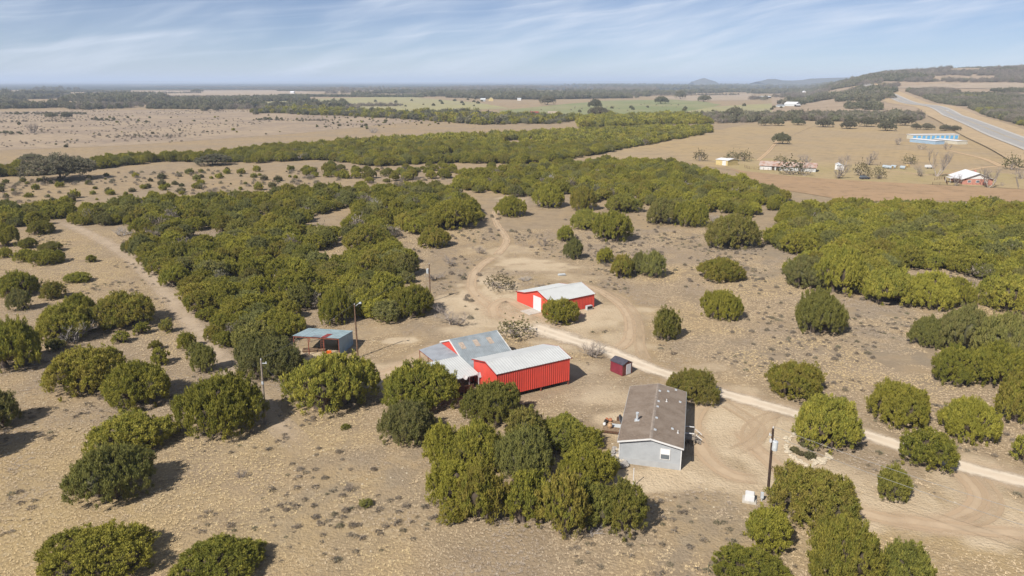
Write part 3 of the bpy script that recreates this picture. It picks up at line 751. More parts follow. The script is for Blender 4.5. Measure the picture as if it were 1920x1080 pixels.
def branch_arrays(seed, h, spread, levels=4, r0=.16, n0=4, kids=4, sides=4, upb=.35, gnarl=.25):
    """tapered trunk, limbs and twigs as tubes"""
    q = np.random.default_rng(seed)
    V, F = [], []
    def tube(pts, ra, rb, k):
        b = len(V); m = len(pts)
        for i, p in enumerate(pts):
            t = (pts[min(i + 1, m - 1)] - pts[max(i - 1, 0)]); t = t / (np.linalg.norm(t) + 1e-9)
            s = np.cross(t, [0.3, .9, .31]); s = s / (np.linalg.norm(s) + 1e-9); w = np.cross(t, s)
            rr = ra + (rb - ra) * i / (m - 1)
            for j in range(k):
                a = 2 * math.pi * j / k
                V.append(p + (s * math.cos(a) + w * math.sin(a)) * rr)
        for i in range(m - 1):
            for j in range(k):
                F.append((b + i * k + j, b + i * k + (j + 1) % k, b + (i + 1) * k + (j + 1) % k, b + (i + 1) * k + j))
    def grow(p, d, L, r, lev):
        seg = 4 if lev < 2 else 3
        pts = [p]
        for i in range(seg):
            d = unit(d + q.normal(0, gnarl, 3) + np.array([0, 0, upb * .25]))
            p = p + d * L / seg; p[2] = max(p[2], .05); pts.append(p)
        tube(pts, r, r * .55 if lev < levels - 1 else r * .3, sides if lev < 2 else 3)
        if lev < levels - 1:
            for k in range(kids + (1 if lev else 0)):
                i = q.integers(1, seg + 1) if k else seg
                a = q.uniform(0, 6.28)
                side = unit(np.array([math.cos(a), math.sin(a), q.uniform(-.1, .5)]))
                grow(pts[i].copy(), unit(d * .55 + side * spread + np.array([0, 0, upb])), L * q.uniform(.55, .8), r * .52, lev + 1)
    for k in range(n0):
        a = 2 * math.pi * (k + q.uniform(-.3, .3)) / n0
        grow(np.array([math.cos(a) * .1, math.sin(a) * .1, -.1]), unit(np.array([math.cos(a) * spread, math.sin(a) * spread, .9])), h * .42, r0, 0)
    return np.array(V), np.array(F, np.int64)
def fol_mesh(name, arr, mats, trunk=None):
    V, F, T = arr; mi = np.zeros(len(F), int)
    if trunk is not None:
        tv, tf = trunk
        F = np.concatenate([F, tf + len(V)]); V = np.concatenate([V, tv]); T = np.concatenate([T, np.full(len(tv), .5)])
        mi = np.concatenate([mi, np.ones(len(tf), int)])
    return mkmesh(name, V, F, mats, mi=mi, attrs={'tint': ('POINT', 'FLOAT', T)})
def trunk_arr(seed, r, h):
    q = np.random.default_rng(seed); V, F = [], []
    for k in range(5):
        a = q.uniform(0, 6.28); top = np.array([math.cos(a) * r * .45, math.sin(a) * r * .45, h * .5]); bot = np.array([math.cos(a) * .15, math.sin(a) * .15, -.25])
        b = len(V)
        for p, rr in ((bot, .14), ((bot + top) / 2 + q.normal(0, .12, 3), .10), (top, .04)):
            for j in range(5): V.append(p + np.array([math.cos(j * 1.2566) * rr, math.sin(j * 1.2566) * rr, 0]))
        for i in range(2):
            for j in range(5): F.append((b + i * 5 + j, b + i * 5 + (j + 1) % 5, b + i * 5 + 5 + (j + 1) % 5, b + i * 5 + 5 + j))
    return np.array(V), np.array(F, np.int64)

JL = [(4.5, 4.2, crown_arrays(10 + s, 4.5, 4.2, 900, .29, .080, 2, lobes=6 + s % 3, clump=(.28, 27))) for s in range(6)]
JM = [(2.6, 3.4, crown_arrays(30 + s, 2.6, 3.4, 430, .26, .075, 2, lobes=5 + s % 2, clump=(.235, 23))) for s in range(5)]
JS = [(1.1, 1.6, crown_arrays(50 + s, 1.1, 1.6, 110, .20, .06, 2, lobes=4, core=True, clump=(.15, 18))) for s in range(4)]
CROWN = {}
for nm_, L_ in (('L', JL), ('M', JM), ('S', JS)):
    CROWN[nm_] = [(r, h, fol_mesh('crown', a, M['juniper'])) for r, h, a in L_]
TRUNK = [mkmesh('trunk', *trunk_arr(70 + s, 1.0, 1.0), M['bark']) for s in range(4)]
# the same crowns with their trunk in one mesh, for trees that stand crowded in a thicket
JT = [(r, h, fol_mesh('juniper_tree', a, [M['juniper'], M['bark']], trunk_arr(80 + i, r, h))) for i, (r, h, a) in enumerate(
    [(2.9, 3.6, crown_arrays(100 + s, 2.9, 3.6, 380, .33, .105, 2, lobes=5 + s % 3, clump=(.27, 21))) for s in range(6)])]

# ------------------------------------------------------------------ junipers that stand alone or can be picked out
# centre x, lowest y, width, top y in the photo, label
J = [
 (185, 1112, 215, 998, 'broad spreading juniper cut by the bottom edge of the picture, nearest the left corner'),
 (415, 1112, 172, 1022, 'rounded juniper at the bottom edge, just right of the broad corner one'),
 (206, 957, 146, 845, 'round bright green juniper in the left foreground with a long shadow to its right'),
 (243, 864, 150, 782, 'dark green juniper directly behind the round bright one in the left foreground'),
 (-2, 808, 76, 735, 'dark juniper half cut off by the left edge of the picture'),
 (-62, 872, 110, 775, 'juniper beyond the left edge whose shadow reaches into the picture'),
 (162, 747, 146, 658, 'wide low juniper behind and left of its rounder neighbour in the left pasture'),
 (258, 771, 132, 684, 'round juniper in the left pasture in front of the wide low one'),
 (425, 824, 150, 710, 'tall pointed juniper right beside the nearest grey utility pole'),
 (622, 784, 162, 672, 'large dome-shaped juniper in front of the open blue-roofed shed'),
 (785, 782, 138, 688, 'large juniper covering the corner of the white canopy'),
 (768, 842, 106, 762, 'dark juniper in front of the one that covers the canopy corner'),
 (923, 806, 112, 722, 'feathery bright juniper in front of the tall red shed'),
 (832, 885, 78, 803, 'yellowish juniper at the left back corner of the grove beside the grey house'),
 (893, 893, 112, 800, 'green juniper at the back left of the grove beside the grey house'),
 (852, 965, 112, 872, 'juniper with bare grey lower limbs on the left side of the grove'),
 (905, 992, 96, 884, 'rounded juniper at the front left of the grove'),
 (985, 862, 92, 776, 'juniper at the very back of the grove, nearest the red shed'),
 (1055, 850, 112, 785, 'brownish juniper at the back of the grove facing the wooden deck'),
 (1100, 846, 66, 803, 'small juniper at the back right of the grove, next to the deck'),
 (985, 908, 104, 812, 'brown-tipped juniper in the middle of the grove'),
 (1100, 928, 116, 842, 'brightest yellow-green juniper, on the right side of the grove by the house wall'),
 (985, 992, 92, 896, 'olive juniper in the front row of the grove, left of the lowest one'),
 (1055, 1017, 104, 900, 'lowest hanging juniper in the middle of the front row of the grove'),
 (1118, 1000, 86, 918, 'brownish juniper in the front row of the grove, right of the lowest one'),
 (1170, 1010, 100, 915, 'juniper at the front right end of the grove, throwing a shadow on the grass'),
 (850, 985, 62, 940, 'low ragged juniper at the left foot of the grove'),
 (1300, 763, 90, 698, 'juniper at the far right corner of the grey house'),
 (1488, 754, 106, 686, 'juniper on the far side of the gravel road opposite the house yard'),
 (1543, 850, 126, 754, 'brown-tinged juniper shading the ring of pale stones'),
 (1682, 806, 114, 723, 'dense juniper beyond the gravel road, left of the spreading one'),
 (1813, 833, 108, 751, 'spreading open juniper beyond the gravel road at the far right'),
 (1733, 886, 97, 809, 'juniper on the near edge of the gravel road at the right'),
 (1671, 946, 66, 878, 'small cone-shaped juniper between the road and the curved wheel tracks'),
 (1918, 872, 46, 820, 'small juniper cut off by the right edge of the picture, below the large one'),
 (1900, 798, 78, 692, 'tall juniper at the right edge, in front of the big right-hand clump'),
 (1522, 1000, 172, 886, 'large brown-tipped juniper at the foot of the dark transformer pole'),
 (1440, 1042, 92, 958, 'lower green juniper in front of the one at the transformer pole'),
 (1400, 1118, 142, 1032, 'juniper cut by the bottom edge, below the white utility box'),
 (1578, 1118, 150, 988, 'pale feathery juniper at the bottom edge right of the white utility box'),
 (1692, 1128, 104, 1026, 'bright green juniper at the bottom edge, right of the pale feathery one'),
 (1248, 641, 54, 583, 'upright slender juniper standing alone right of the looping wheel track'),
 (1350, 604, 74, 548, 'round juniper standing alone on open grass, right of the far red barn'),
 (1350, 532, 91, 487, 'wide oval juniper standing alone on the grey patch of grass'),
 (1532, 630, 92, 550, 'large round juniper standing alone at the left end of the right-hand thicket'),
 (1372, 469, 112, 408, 'broad triangular juniper left of the right-hand thicket'),
 (1053, 612, 70, 564, 'round juniper standing in front of the far red barn'),
 (1165, 524, 46, 481, 'left one of the junipers in the loose row behind the far red barn'),
 (1200, 516, 40, 477, 'thin greyish juniper in the middle of the loose row behind the far red barn'),
 (1226, 523, 42, 475, 'right end juniper of the loose row behind the far red barn'),
 (1135, 496, 35, 467, 'small juniper at the back of the loose row behind the far red barn'),
 (1076, 488, 36, 450, 'small round juniper below the brown one, in the clearing behind the far barn'),
 (1060, 454, 37, 425, 'small brown round juniper in the clearing behind the far barn'),
 (1098, 433, 62, 397, 'left juniper of the joined pair beyond the barn clearing'),
 (1148, 456, 80, 400, 'right, larger juniper of the joined pair beyond the barn clearing'),
 (957, 408, 62, 371, 'juniper beside the bend of the pale footpath'),
 (1030, 391, 56, 349, 'juniper with light showing under its crown, right of the footpath'),
 (1092, 397, 56, 354, 'juniper between the footpath one and the silver dead brush'),
 (1168, 400, 70, 366, 'low juniper mixed with silver dead wood beyond the clearing'),
 (1240, 423, 64, 378, 'left half of the wide juniper pair above the barn clearing'),
 (1292, 428, 64, 380, 'right half of the wide juniper pair above the barn clearing'),
 (815, 467, 64, 429, 'juniper alone at the right end of the left thicket'),
 (690, 476, 88, 424, 'wide juniper bulging from the left thicket beside the grass gap'),
 (850, 433, 108, 378, 'large juniper facing the open clearing at the thicket end'),
 (775, 598, 82, 539, 'brownish juniper behind the middle utility pole'),
 (724, 608, 62, 566, 'juniper left of the brownish one by the middle utility pole'),
 (505, 718, 122, 638, 'large juniper at the left front of the open blue-roofed shed'),
 (470, 690, 60, 630, 'juniper squeezed behind the large one left of the blue-roofed shed'),
 (522, 642, 92, 584, 'bright juniper just behind the left end of the blue-roofed shed'),
 (630, 612, 70, 548, 'juniper directly behind the right end of the blue-roofed shed'),
 (232, 621, 110, 555, 'large grey-green juniper at the right end of the left pasture row'),
 (118, 648, 100, 580, 'dark juniper in the left pasture row beside the dead branches'),
 (150, 610, 70, 555, 'juniper in the left pasture row, behind the dead branches'),
 (28, 702, 112, 608, 'dark juniper clump at the left edge above the open grass'),
 (35, 560, 76, 512, 'round dark juniper near the left edge, upper pasture'),
 (40, 584, 42, 545, 'light green juniper in front of the round dark one at the left edge'),
 (100, 563, 44, 530, 'light green juniper left of the pasture row'),
 (145, 532, 48, 511, 'flat bright juniper alone in the upper left pasture'),
 (88, 499, 60, 470, 'bright juniper of the small pair in the upper left pasture'),
 (50, 492, 40, 468, 'duller juniper of the small pair in the upper left pasture'),
 (98, 474, 42, 454, 'juniper just behind the small pair in the upper left pasture'),
 (54, 467, 34, 447, 'small juniper in the upper left pasture, nearest the edge tree'),
 (12, 464, 48, 424, 'tall juniper at the left edge, upper pasture'),
 (12, 484, 26, 465, 'small low juniper at the left edge under the tall one'),
 (78, 441, 50, 415, 'juniper alone at the top of the left pasture'),
 (386, 702, 46, 650, 'knee of bright juniper at the lower end of the row of saplings'),
 (350, 657, 36, 625, 'bright juniper sapling halfway down the sapling row'),
 (366, 675, 30, 645, 'juniper sapling between its two larger row neighbours'),
 (300, 687, 34, 655, 'upright juniper sapling left of the sapling row'),
 (293, 658, 24, 639, 'smallest juniper sapling left of the sapling row'),
 (313, 626, 28, 600, 'juniper sapling at the top of the sapling row'),
 (266, 629, 28, 606, 'juniper sapling under the large grey-green juniper, right one'),
 (229, 645, 32, 622, 'juniper sapling under the large grey-green juniper, left one'),
 (104, 660, 32, 637, 'bright juniper sapling in front of the dark clump at the left'),
 (172, 493, 21, 479, 'tiny juniper sapling alone in the upper left pasture'),
 (648, 806, 20, 795, 'tiny juniper sapling below the large dome-shaped juniper'),
 (686, 954, 28, 936, 'tiny juniper sapling alone in the bare foreground grass'),
 (1667, 578, 108, 508, 'juniper at the left of the low row before the right-hand thicket'),
 (1742, 582, 92, 514, 'juniper in the middle of the low row before the right-hand thicket'),
 (1792, 577, 62, 524, 'greener juniper at the right of the low row before the right-hand thicket'),
 (1512, 545, 90, 486, 'juniper at the left front of the right-hand thicket'),
 (1575, 556, 96, 476, 'yellow-green juniper at the front of the right-hand thicket'),
 (1900, 592, 118, 520, 'large juniper at the right edge before the right-hand thicket'),
 (1738, 655, 70, 597, 'small juniper at the left of the big right-hand clump'),
 (1805, 668, 100, 580, 'highest juniper of the big right-hand clump'),
 (1880, 700, 112, 595, 'bright green juniper at the right back of the big right-hand clump'),
 (1790, 726, 88, 655, 'juniper at the lower left of the big right-hand clump'),
 (1862, 728, 100, 650, 'juniper at the lower right of the big right-hand clump'),
]
def solve_tree(cx, yb, w, yt):
    v = yb
    for _ in range(6):
        x, y = g2(cx, v); dpt = math.atan2(H, math.hypot(x, y)); v = yb - w * .5 * .85 * math.sin(dpt)
    zc = depth(x, y); r = w * .5 * zc / FPX
    s = (v - yt) * zc / FPX
    hh = math.sqrt(max(s * s - (r * .85 * math.sin(dpt)) ** 2, (.3 * r) ** 2)) / math.cos(dpt)
    return x, y, r, min(max(hh, .55 * r), 2.2 * r)
TREES = []
occ = []
for i, (cx, yb, w, yt, lab) in enumerate(J):
    x, y, r, h = solve_tree(cx, yb, w, yt)
    cls = 'L' if r > 3.3 else ('M' if r > 1.6 else 'S')
    cr, ch, me = CROWN[cls][i % len(CROWN[cls])]
    t = empty('juniper_tree', (x, y, -.12), random.uniform(0, 6.28), lab, 'juniper', 'junipers standing apart')
    c = ob('crown', me, t); c.scale = (r / cr * .92, r / cr * .92, h / ch * .94)
    k = ob('trunk', TRUNK[i % 4], t); k.scale = (r, r, h)
    occ.append((x, y, r))
occ = np.array(occ)
n_hand = len(J)

# ------------------------------------------------------------------ thickets
def jitter(poly, s, seed, holes=(), drop=0.0, keep=None):
    q = np.random.default_rng(seed)
    P = gpoly(poly); lo, hi_ = P.min(0), P.max(0)
    nx, ny = int((hi_[0] - lo[0]) / s) + 1, int((hi_[1] - lo[1]) / (s * .87)) + 1
    I, Jn = np.meshgrid(np.arange(nx), np.arange(ny))
    Q = np.stack([lo[0] + (I + (Jn % 2) * .5) * s, lo[1] + Jn * s * .87], -1).reshape(-1, 2)
    Q = Q + q.uniform(-.38, .38, Q.shape) * s
    ok = inpoly(Q, P)
    for hpoly in holes: ok &= ~inpoly(Q, gpoly(hpoly))
    ok &= q.random(len(Q)) > drop
    if keep is not None: ok &= keep(Q)
    return Q[ok]
PA = [(128, 417), (190, 392), (330, 380), (450, 374), (600, 366), (740, 358), (850, 358), (880, 378), (900, 412), (845, 430), (785, 440), (748, 428), (735, 470), (778, 482), (768, 522), (738, 560), (700, 566), (728, 600), (650, 602), (610, 575), (560, 590), (520, 655), (470, 668), (402, 640), (384, 590), (335, 545), (292, 502), (232, 482), (228, 468), (300, 452), (245, 434), (165, 424)]
HA = [[(335, 452), (375, 430), (420, 428), (415, 462), (365, 466)], [(560, 438), (585, 402), (660, 396), (665, 425), (610, 445)], [(725, 455), (760, 436), (800, 470), (760, 482)], [(560, 622), (590, 590), (625, 590), (610, 632)], [(590, 478), (640, 446), (670, 468), (635, 495)], [(185, 445), (250, 425), (260, 460)], [(700, 395), (735, 388), (740, 408), (705, 412)], [(470, 410), (520, 402), (525, 416), (480, 420)], [(420, 520), (445, 512), (450, 532), (425, 536)]]
PB = [(842, 350), (900, 328), (1000, 318), (1150, 306), (1270, 312), (1400, 352), (1480, 372), (1460, 396), (1430, 392), (1410, 410), (1330, 396), (1300, 402), (1215, 392), (1195, 368), (1110, 380), (1080, 366), (1000, 376), (930, 360), (880, 362)]
PC = [(1445, 432), (1475, 398), (1640, 392), (1800, 402), (1960, 392), (1960, 560), (1870, 535), (1800, 512), (1720, 500), (1655, 520), (1600, 540), (1480, 535), (1470, 520), (1555, 490), (1500, 480), (1450, 468)]
PL = [(-40, 400), (130, 392), (128, 408), (60, 425), (-40, 428)]
cand = []
def add(Q, smin, smax, hmul, gid):
    q = np.random.default_rng(len(cand) + 3)
    for p in Q:
        r = q.uniform(smin, smax)
        if len(occ) and np.any(np.hypot(occ[:, 0] - p[0], occ[:, 1] - p[1]) < occ[:, 2] * .8): continue
        cand.append((p[0], p[1], r, r * hmul * q.uniform(.8, 1.25), gid))
add(jitter(PA, 4.9, 1, HA, .08), 1.7, 3.5, 1.2, 0)
add(jitter(PB, 5.3, 2, (), .10), 1.8, 3.6, 1.1, 1)
add(jitter(PC, 4.3, 3, ([(1500, 478), (1560, 468), (1565, 485), (1520, 492)], [(1640, 520), (1700, 500), (1700, 515), (1650, 530)]), .05), 1.7, 3.9, 1.15, 2)
add(jitter(PL, 4.6, 4, (), .1), 2.2, 3.4, 1.1, 3)
ZONES = {0: [('left thicket, at its far upper left end', lambda u, v: u < 330 and v < 450), ('left thicket, on the edge along the pale swath', lambda u, v: u < 420), ('left thicket, near the open blue-roofed shed', lambda u, v: v > 545),
             ('left thicket, on the side facing the barn clearing', lambda u, v: u > 690), ('left thicket, in its far back rows', lambda u, v: v < 420), ('left thicket, in its crowded middle', lambda u, v: True)],
         1: [('long belt, left of the footpath', lambda u, v: u < 930), ('long belt, behind the barn clearing', lambda u, v: u < 1210), ('long belt, at its right end by the ploughed field', lambda u, v: True)],
         2: [('right-hand thicket, along its left rim', lambda u, v: u < 1530), ('right-hand thicket, in its far rows below the ploughed field', lambda u, v: v < 432), ('right-hand thicket, at the right edge of the picture', lambda u, v: u > 1760), ('right-hand thicket, in its crowded middle', lambda u, v: True)],
         3: [('strip of thicket at the left edge of the picture', lambda u, v: True)]}
def zone_label(x, y, r, gid):
    zc = depth(x, y); u = 960 + FPX * x / zc; v = 540 - FPX * ((y * SP - H * CP) / zc)
    z = next(t_ for t_, f in ZONES[gid] if f(u, v))
    return ('small' if r < 2.4 else 'large' if r > 3.2 else 'middle-sized') + ' juniper in the ' + z, 'junipers of the ' + z
def show(c):
    u = 960 + FPX * c[0] / depth(c[0], c[1]); return (c[2] / depth(c[0], c[1])) * (1 if -40 < u < 1960 else .0)
cand.sort(key=show, reverse=True)
n_ind = 296 - n_hand
for i, (x, y, r, h, gid) in enumerate(cand[:n_ind]):
    cr, ch, me = JT[i % len(JT)]
    o = ob('juniper_tree', me, None, (x, y, -.12), random.uniform(0, 6.28), cat='juniper')
    o['label'], o['group'] = zone_label(x, y, r, gid)
    o.scale = (r / cr, r / cr, h / ch)
rest = cand[n_ind:]

# ------------------------------------------------------------------ uncountable woods, by geometry nodes
def source(name, meshes):
    c = bpy.data.collections.new(name)
    for m_ in meshes:
        o = bpy.data.objects.new(name, m_); c.objects.link(o)
    return c
def scatter(name, pts, rots, scl, coll, nvar, zone=None):
    pts = np.asarray(pts, float).reshape(-1, 3); n = len(pts)
    me = bpy.data.meshes.new(name)
    me.vertices.add(n); me.vertices.foreach_set('co', pts.astype(np.float32).ravel())
    q = np.random.default_rng(n)
    for nme, typ, val in (('rot', 'FLOAT_VECTOR', rots), ('scl', 'FLOAT_VECTOR', scl), ('idx', 'INT', q.integers(0, nvar, n)), ('zone', 'FLOAT', np.zeros(n) if zone is None else zone)):
        a = me.attributes.new(nme, typ, 'POINT')
        a.data.foreach_set('vector' if typ == 'FLOAT_VECTOR' else 'value', np.asarray(val, np.int32 if typ == 'INT' else np.float32).ravel())
    o = ob(name, me, kind='stuff')
    ng = bpy.data.node_groups.new(name, 'GeometryNodeTree')
    ng.interface.new_socket('Geometry', in_out='INPUT', socket_type='NodeSocketGeometry')
    ng.interface.new_socket('Geometry', in_out='OUTPUT', socket_type='NodeSocketGeometry')
    gi, go = ng.nodes.new('NodeGroupInput'), ng.nodes.new('NodeGroupOutput')
    iop = ng.nodes.new('GeometryNodeInstanceOnPoints')
    ci = ng.nodes.new('GeometryNodeCollectionInfo')
    ci.inputs['Collection'].default_value = coll
    ci.inputs['Separate Children'].default_value = True
    ci.inputs['Reset Children'].default_value = True
    def na(nme, typ):
        a = ng.nodes.new('GeometryNodeInputNamedAttribute'); a.data_type = typ; a.inputs['Name'].default_value = nme; return a.outputs['Attribute']
    e2r = ng.nodes.new('FunctionNodeEulerToRotation')
    L = ng.links.new
    L(gi.outputs[0], iop.inputs['Points']); L(ci.outputs[0], iop.inputs['Instance'])
    iop.inputs['Pick Instance'].default_value = True
    L(na('idx', 'INT'), iop.inputs['Instance Index'])
    L(na('rot', 'FLOAT_VECTOR'), e2r.inputs[0]); L(e2r.outputs[0], iop.inputs['Rotation'])
    L(na('scl', 'FLOAT_VECTOR'), iop.inputs['Scale'])
    L(iop.outputs[0], go.inputs[0])
    md = o.modifiers.new('scatter', 'NODES'); md.node_group = ng
    return o
def zrot(n, q): return np.stack([np.zeros(n), np.zeros(n), q.uniform(0, 6.28, n)], 1)
q = np.random.default_rng(21)
# far low-detail kinds
def far_mesh(seed, r, h, nt, tl, tw, mat, lobes=5, up=.5, lift=0): return fol_mesh('far_crown', crown_arrays(seed, r, h, nt, tl, tw, blades=2, lobes=lobes, up=up, lift=lift), mat)
FJ = source('far_juniper', [m_ for _, _, m_ in JT] )
FJ2 = source('distant_juniper', [far_mesh(200 + s, 2.8, 3.4, 420, .95, .55, M['juniper']) for s in range(4)])
FO = source('distant_oak', [far_mesh(220 + s, 4.0, 5.0, 420, 1.3, .8, M['oak'], 6, .4) for s in range(4)])
def grey_mesh(seed):
    v, f = branch_arrays(seed, 5.0, .75, 4, .12, 4, 3, 3, .3, .25)
    a = crown_arrays(seed + 5, 3.0, 4.2, 260, .9, .22, blades=2, lobes=5, up=.6, core=False, jit=.5)
    return fol_mesh('grey_brush', a, [M['greywood'], M['twig']], (v, f))
FG = source('distant_grey_tree', [grey_mesh(240 + s) for s in range(3)])
def woods(name, Q, coll, nvar, smin, smax, base, z=None, flat=1.0):
    n = len(Q); s = q.uniform(smin, smax, n)
    zz = (hgt(Q[:, 0], Q[:, 1]) if z is None else z) - .15
    return scatter(name, np.stack([Q[:, 0], Q[:, 1], zz + np.zeros(n)], 1), zrot(n, q), np.stack([s, s, s * flat * q.uniform(.8, 1.2, n)], 1), coll, nvar)
rq = np.array([(c[0], c[1]) for c in rest])
rs = np.array([c[2] for c in rest]) / 2.9
scatter('juniper_thicket', np.stack([rq[:, 0], rq[:, 1], np.full(len(rq), -.12)], 1), zrot(len(rq), q), np.stack([rs, rs, rs * q.uniform(.85, 1.15, len(rs))], 1), FJ, len(JT))
PD = [(-60, 322), (60, 318), (130, 310), (220, 302), (400, 294), (560, 276), (700, 266), (960, 254), (1200, 243), (1335, 240), (1330, 250), (1180, 278), (1050, 302), (980, 308), (840, 306), (700, 312), (600, 300), (480, 306), (300, 303), (100, 328), (-60, 334)]
HD = [[(930, 266), (975, 262), (985, 272), (940, 276)], [(985, 262), (1000, 258), (1005, 266), (990, 270)], [(1030, 275), (1065, 280), (1060, 283), (1030, 280)], [(800, 298), (850, 285), (860, 296), (820, 304)]]
noisy = lambda s, t, sd: (lambda Q: vnoise(Q[:, 0], Q[:, 1], s, sd) > t)
QD = jitter(PD, 4.7, 6, HD, .05, noisy(26, .12, 11))
woods('juniper_woodland', QD[QD[:, 1] < 520], FJ, len(JT), .7, 1.25, 0)
woods('juniper_woodland', QD[QD[:, 1] >= 520], FJ2, 4, .7, 1.3, 0)
# loose junipers in front of the belt and over the savanna
Q1 = jitter([(560, 318), (700, 316), (840, 312), (990, 314), (1050, 306), (1090, 312), (960, 325), (840, 335), (700, 345), (560, 330)], 7.0, 7, (), .45)
woods('loose_junipers', Q1, FJ, len(JT), .5, 1.0, 0)
# strips and bands of wood further out
QE = jitter([(470, 210), (560, 206), (700, 211), (860, 214), (1000, 221), (1080, 222), (1060, 232), (900, 234), (760, 224), (640, 217), (480, 215)], 9, 8, (), .12, noisy(38, .30, 12))
woods('distant_hedgewood', QE[::2], FJ2, 4, .7, 2.2, 0); woods('distant_hedgewood', QE[1::2], FO, 4, .5, 1.4, 0)
QE2 = jitter([(1080, 224), (1240, 219), (1480, 217), (1700, 216), (1740, 222), (1700, 232), (1500, 226), (1340, 232), (1200, 236), (1090, 240)], 8, 9, (), .1)
m_ = QE2[:, 0] < 230
woods('distant_hedgewood', QE2[m_], FJ2, 4, 1.1, 1.9, 0)
k_ = q.random((~m_).sum()) < .5
woods('grey_oak_wood', QE2[~m_][k_], FO, 4, .8, 1.4, 0)
woods('grey_oak_wood', QE2[~m_][~k_], FG, 3, .9, 1.6, 0)
def band(name, poly, s, sd, t, ns, coll, nvar, a, b):
    Q = jitter(poly, s, sd, (), .08, noisy(ns, t, sd + 40) if t > 0 else None)
    if len(Q): woods(name, Q, coll, nvar, a, b, 0)
band('upland_wood', [(-60, 186), (150, 182), (300, 186), (310, 196), (180, 201), (-60, 202)], 17, 10, .62, 110, FO, 4, 1.3, 2.3)
band('upland_wood', [(120, 188), (240, 182), (305, 184), (312, 190), (180, 194)], 13, 11, .15, 90, FO, 4, 1.5, 2.6)
band('upland_wood', [(-60, 203), (120, 200), (330, 201), (470, 200), (470, 207), (240, 207), (-60, 209)], 15, 12, .56, 90, FG, 3, 1.2, 2.0)
band('upland_wood', [(-60, 203), (150, 200), (480, 203), (480, 209), (200, 206), (-60, 210)], 16, 13, .62, 80, FO, 4, 1.1, 1.9)
band('upland_wood', [(310, 189), (470, 186), (580, 184), (575, 189), (470, 191), (320, 193)], 12, 14, .1, 60, FO, 4, 1.2, 1.8)
band('upland_wood', [(280, 199), (480, 195), (650, 199), (640, 204), (460, 203), (290, 206)], 14, 15, .58, 80, FO, 4, 1.2, 2.0)
band('plain_wood', [(560, 172), (700, 166), (960, 163), (1250, 166), (1230, 171), (960, 170), (700, 174), (580, 178)], 36, 16, .54, 300, FG, 3, 2.0, 3.4)
band('plain_wood', [(640, 178), (800, 172), (1000, 171), (1200, 173), (1200, 178), (1000, 180), (830, 181), (700, 183)], 22, 17, .52, 190, FO, 4, 1.6, 2.6)
band('plain_wood', [(830, 183), (950, 177), (1110, 177), (1220, 178), (1215, 184), (1110, 185), (960, 187)], 16, 18, .46, 120, FO, 4, 1.4, 2.4)
band('plain_wood', [(990, 182), (1100, 180), (1105, 185), (1000, 187)], 11, 19, 0, 120, FO, 4, 1.4, 2.4)
band('plain_wood', [(1110, 181), (1215, 177), (1215, 183), (1120, 184)], 14, 20, .3, 120, FG, 3, 1.5, 2.4)
band('plain_wood', [(1200, 174), (1400, 170), (1560, 171), (1600, 178), (1480, 180), (1400, 176), (1230, 178)], 22, 22, .54, 190, FO, 4, 1.6, 2.5)
band('plain_wood', [(1400, 187), (1500, 177), (1620, 178), (1660, 190), (1560, 192), (1470, 190)], 18, 23, .62, 120, FG, 3, 1.5, 2.4)
band('plain_wood', [(1440, 195), (1490, 191), (1600, 190), (1670, 192), (1690, 200), (1600, 200), (1540, 199), (1470, 198)], 14, 24, .48, 70, FO, 4, 1.2, 2.2)
band('plain_wood', [(1560, 190), (1680, 188), (1690, 201), (1600, 199)], 14, 25, .6, 50, FG, 3, 1.3, 2.2)
band('lowland_wood', [(1050, 160.5), (1250, 160), (1560, 161), (1560, 168), (1300, 168), (1100, 165)], 55, 26, .52, 500, FO, 4, 2.2, 3.8)
band('lowland_wood', [(-200, 170), (100, 168), (300, 171), (120, 182), (-200, 188)], 42, 27, .66, 420, FO, 4, 2.0, 3.2)
# right of the highway and up the hill: scattered in world space by bearing and distance
def hillscatter(n, u0, u1, d0, d1, sd, cond):
    r = np.random.default_rng(sd)
    u = r.uniform(u0, u1, n); d = np.sqrt(r.uniform(d0 * d0, d1 * d1, n))
    Q = np.stack([(u - 960) / FPX * (d * CP + H * SP), d], 1)
    z = hgt(Q[:, 0], Q[:, 1])
    v = 540 - FPX * ((d * SP + (z - H) * CP) / (d * CP - (z - H) * SP))
    dist = np.min(np.hypot(Q[:, 0:1] - ctr[None, :, 0], Q[:, 1:2] - ctr[None, :, 1]) + 0, axis=1)
    rd = np.interp(Q[:, 1], ctr[::-1, 1] if ctr[0, 1] > ctr[-1, 1] else ctr[:, 1], ctr[::-1, 0] if ctr[0, 1] > ctr[-1, 1] else ctr[:, 0])
    side = Q[:, 0] - rd
    return Q[cond(u, v, d, side, vnoise(Q[:, 0], Q[:, 1], 95, sd))]
c1 = lambda u, v, d, s, nz: (s > 48 - (d - 700) * .0) & (v > 171) & (nz > .22 - (v - 180) * .004)
QR = hillscatter(26000, 1640, 2080, 560, 1560, 31, c1)
t_ = vnoise(QR[:, 0], QR[:, 1], 70, 77) + np.clip((1050 - QR[:, 1]) / 900, 0, .35)
woods('roadside_wood', QR[t_ < .45], FG, 3, 1.0, 1.8, 0)
woods('roadside_wood', QR[(t_ >= .45) & (t_ < .82)], FO, 4, .75, 1.3, 0)
woods('roadside_wood', QR[t_ >= .82], FJ2, 4, .8, 1.4, 0)
c2 = lambda u, v, d, s, nz: (d > 1000) & (v < 157.5 + np.clip((1690 - u) * .12, 0, 12)) & (nz > .42) & ((s > 30) | (d > 1900)) & ~((u > 1740) & (u < 1860) & (v > 143) & (v < 152) & (nz < .75))
QH = hillscatter(15000, 1540, 2080, 1450, 2700, 32, c2)
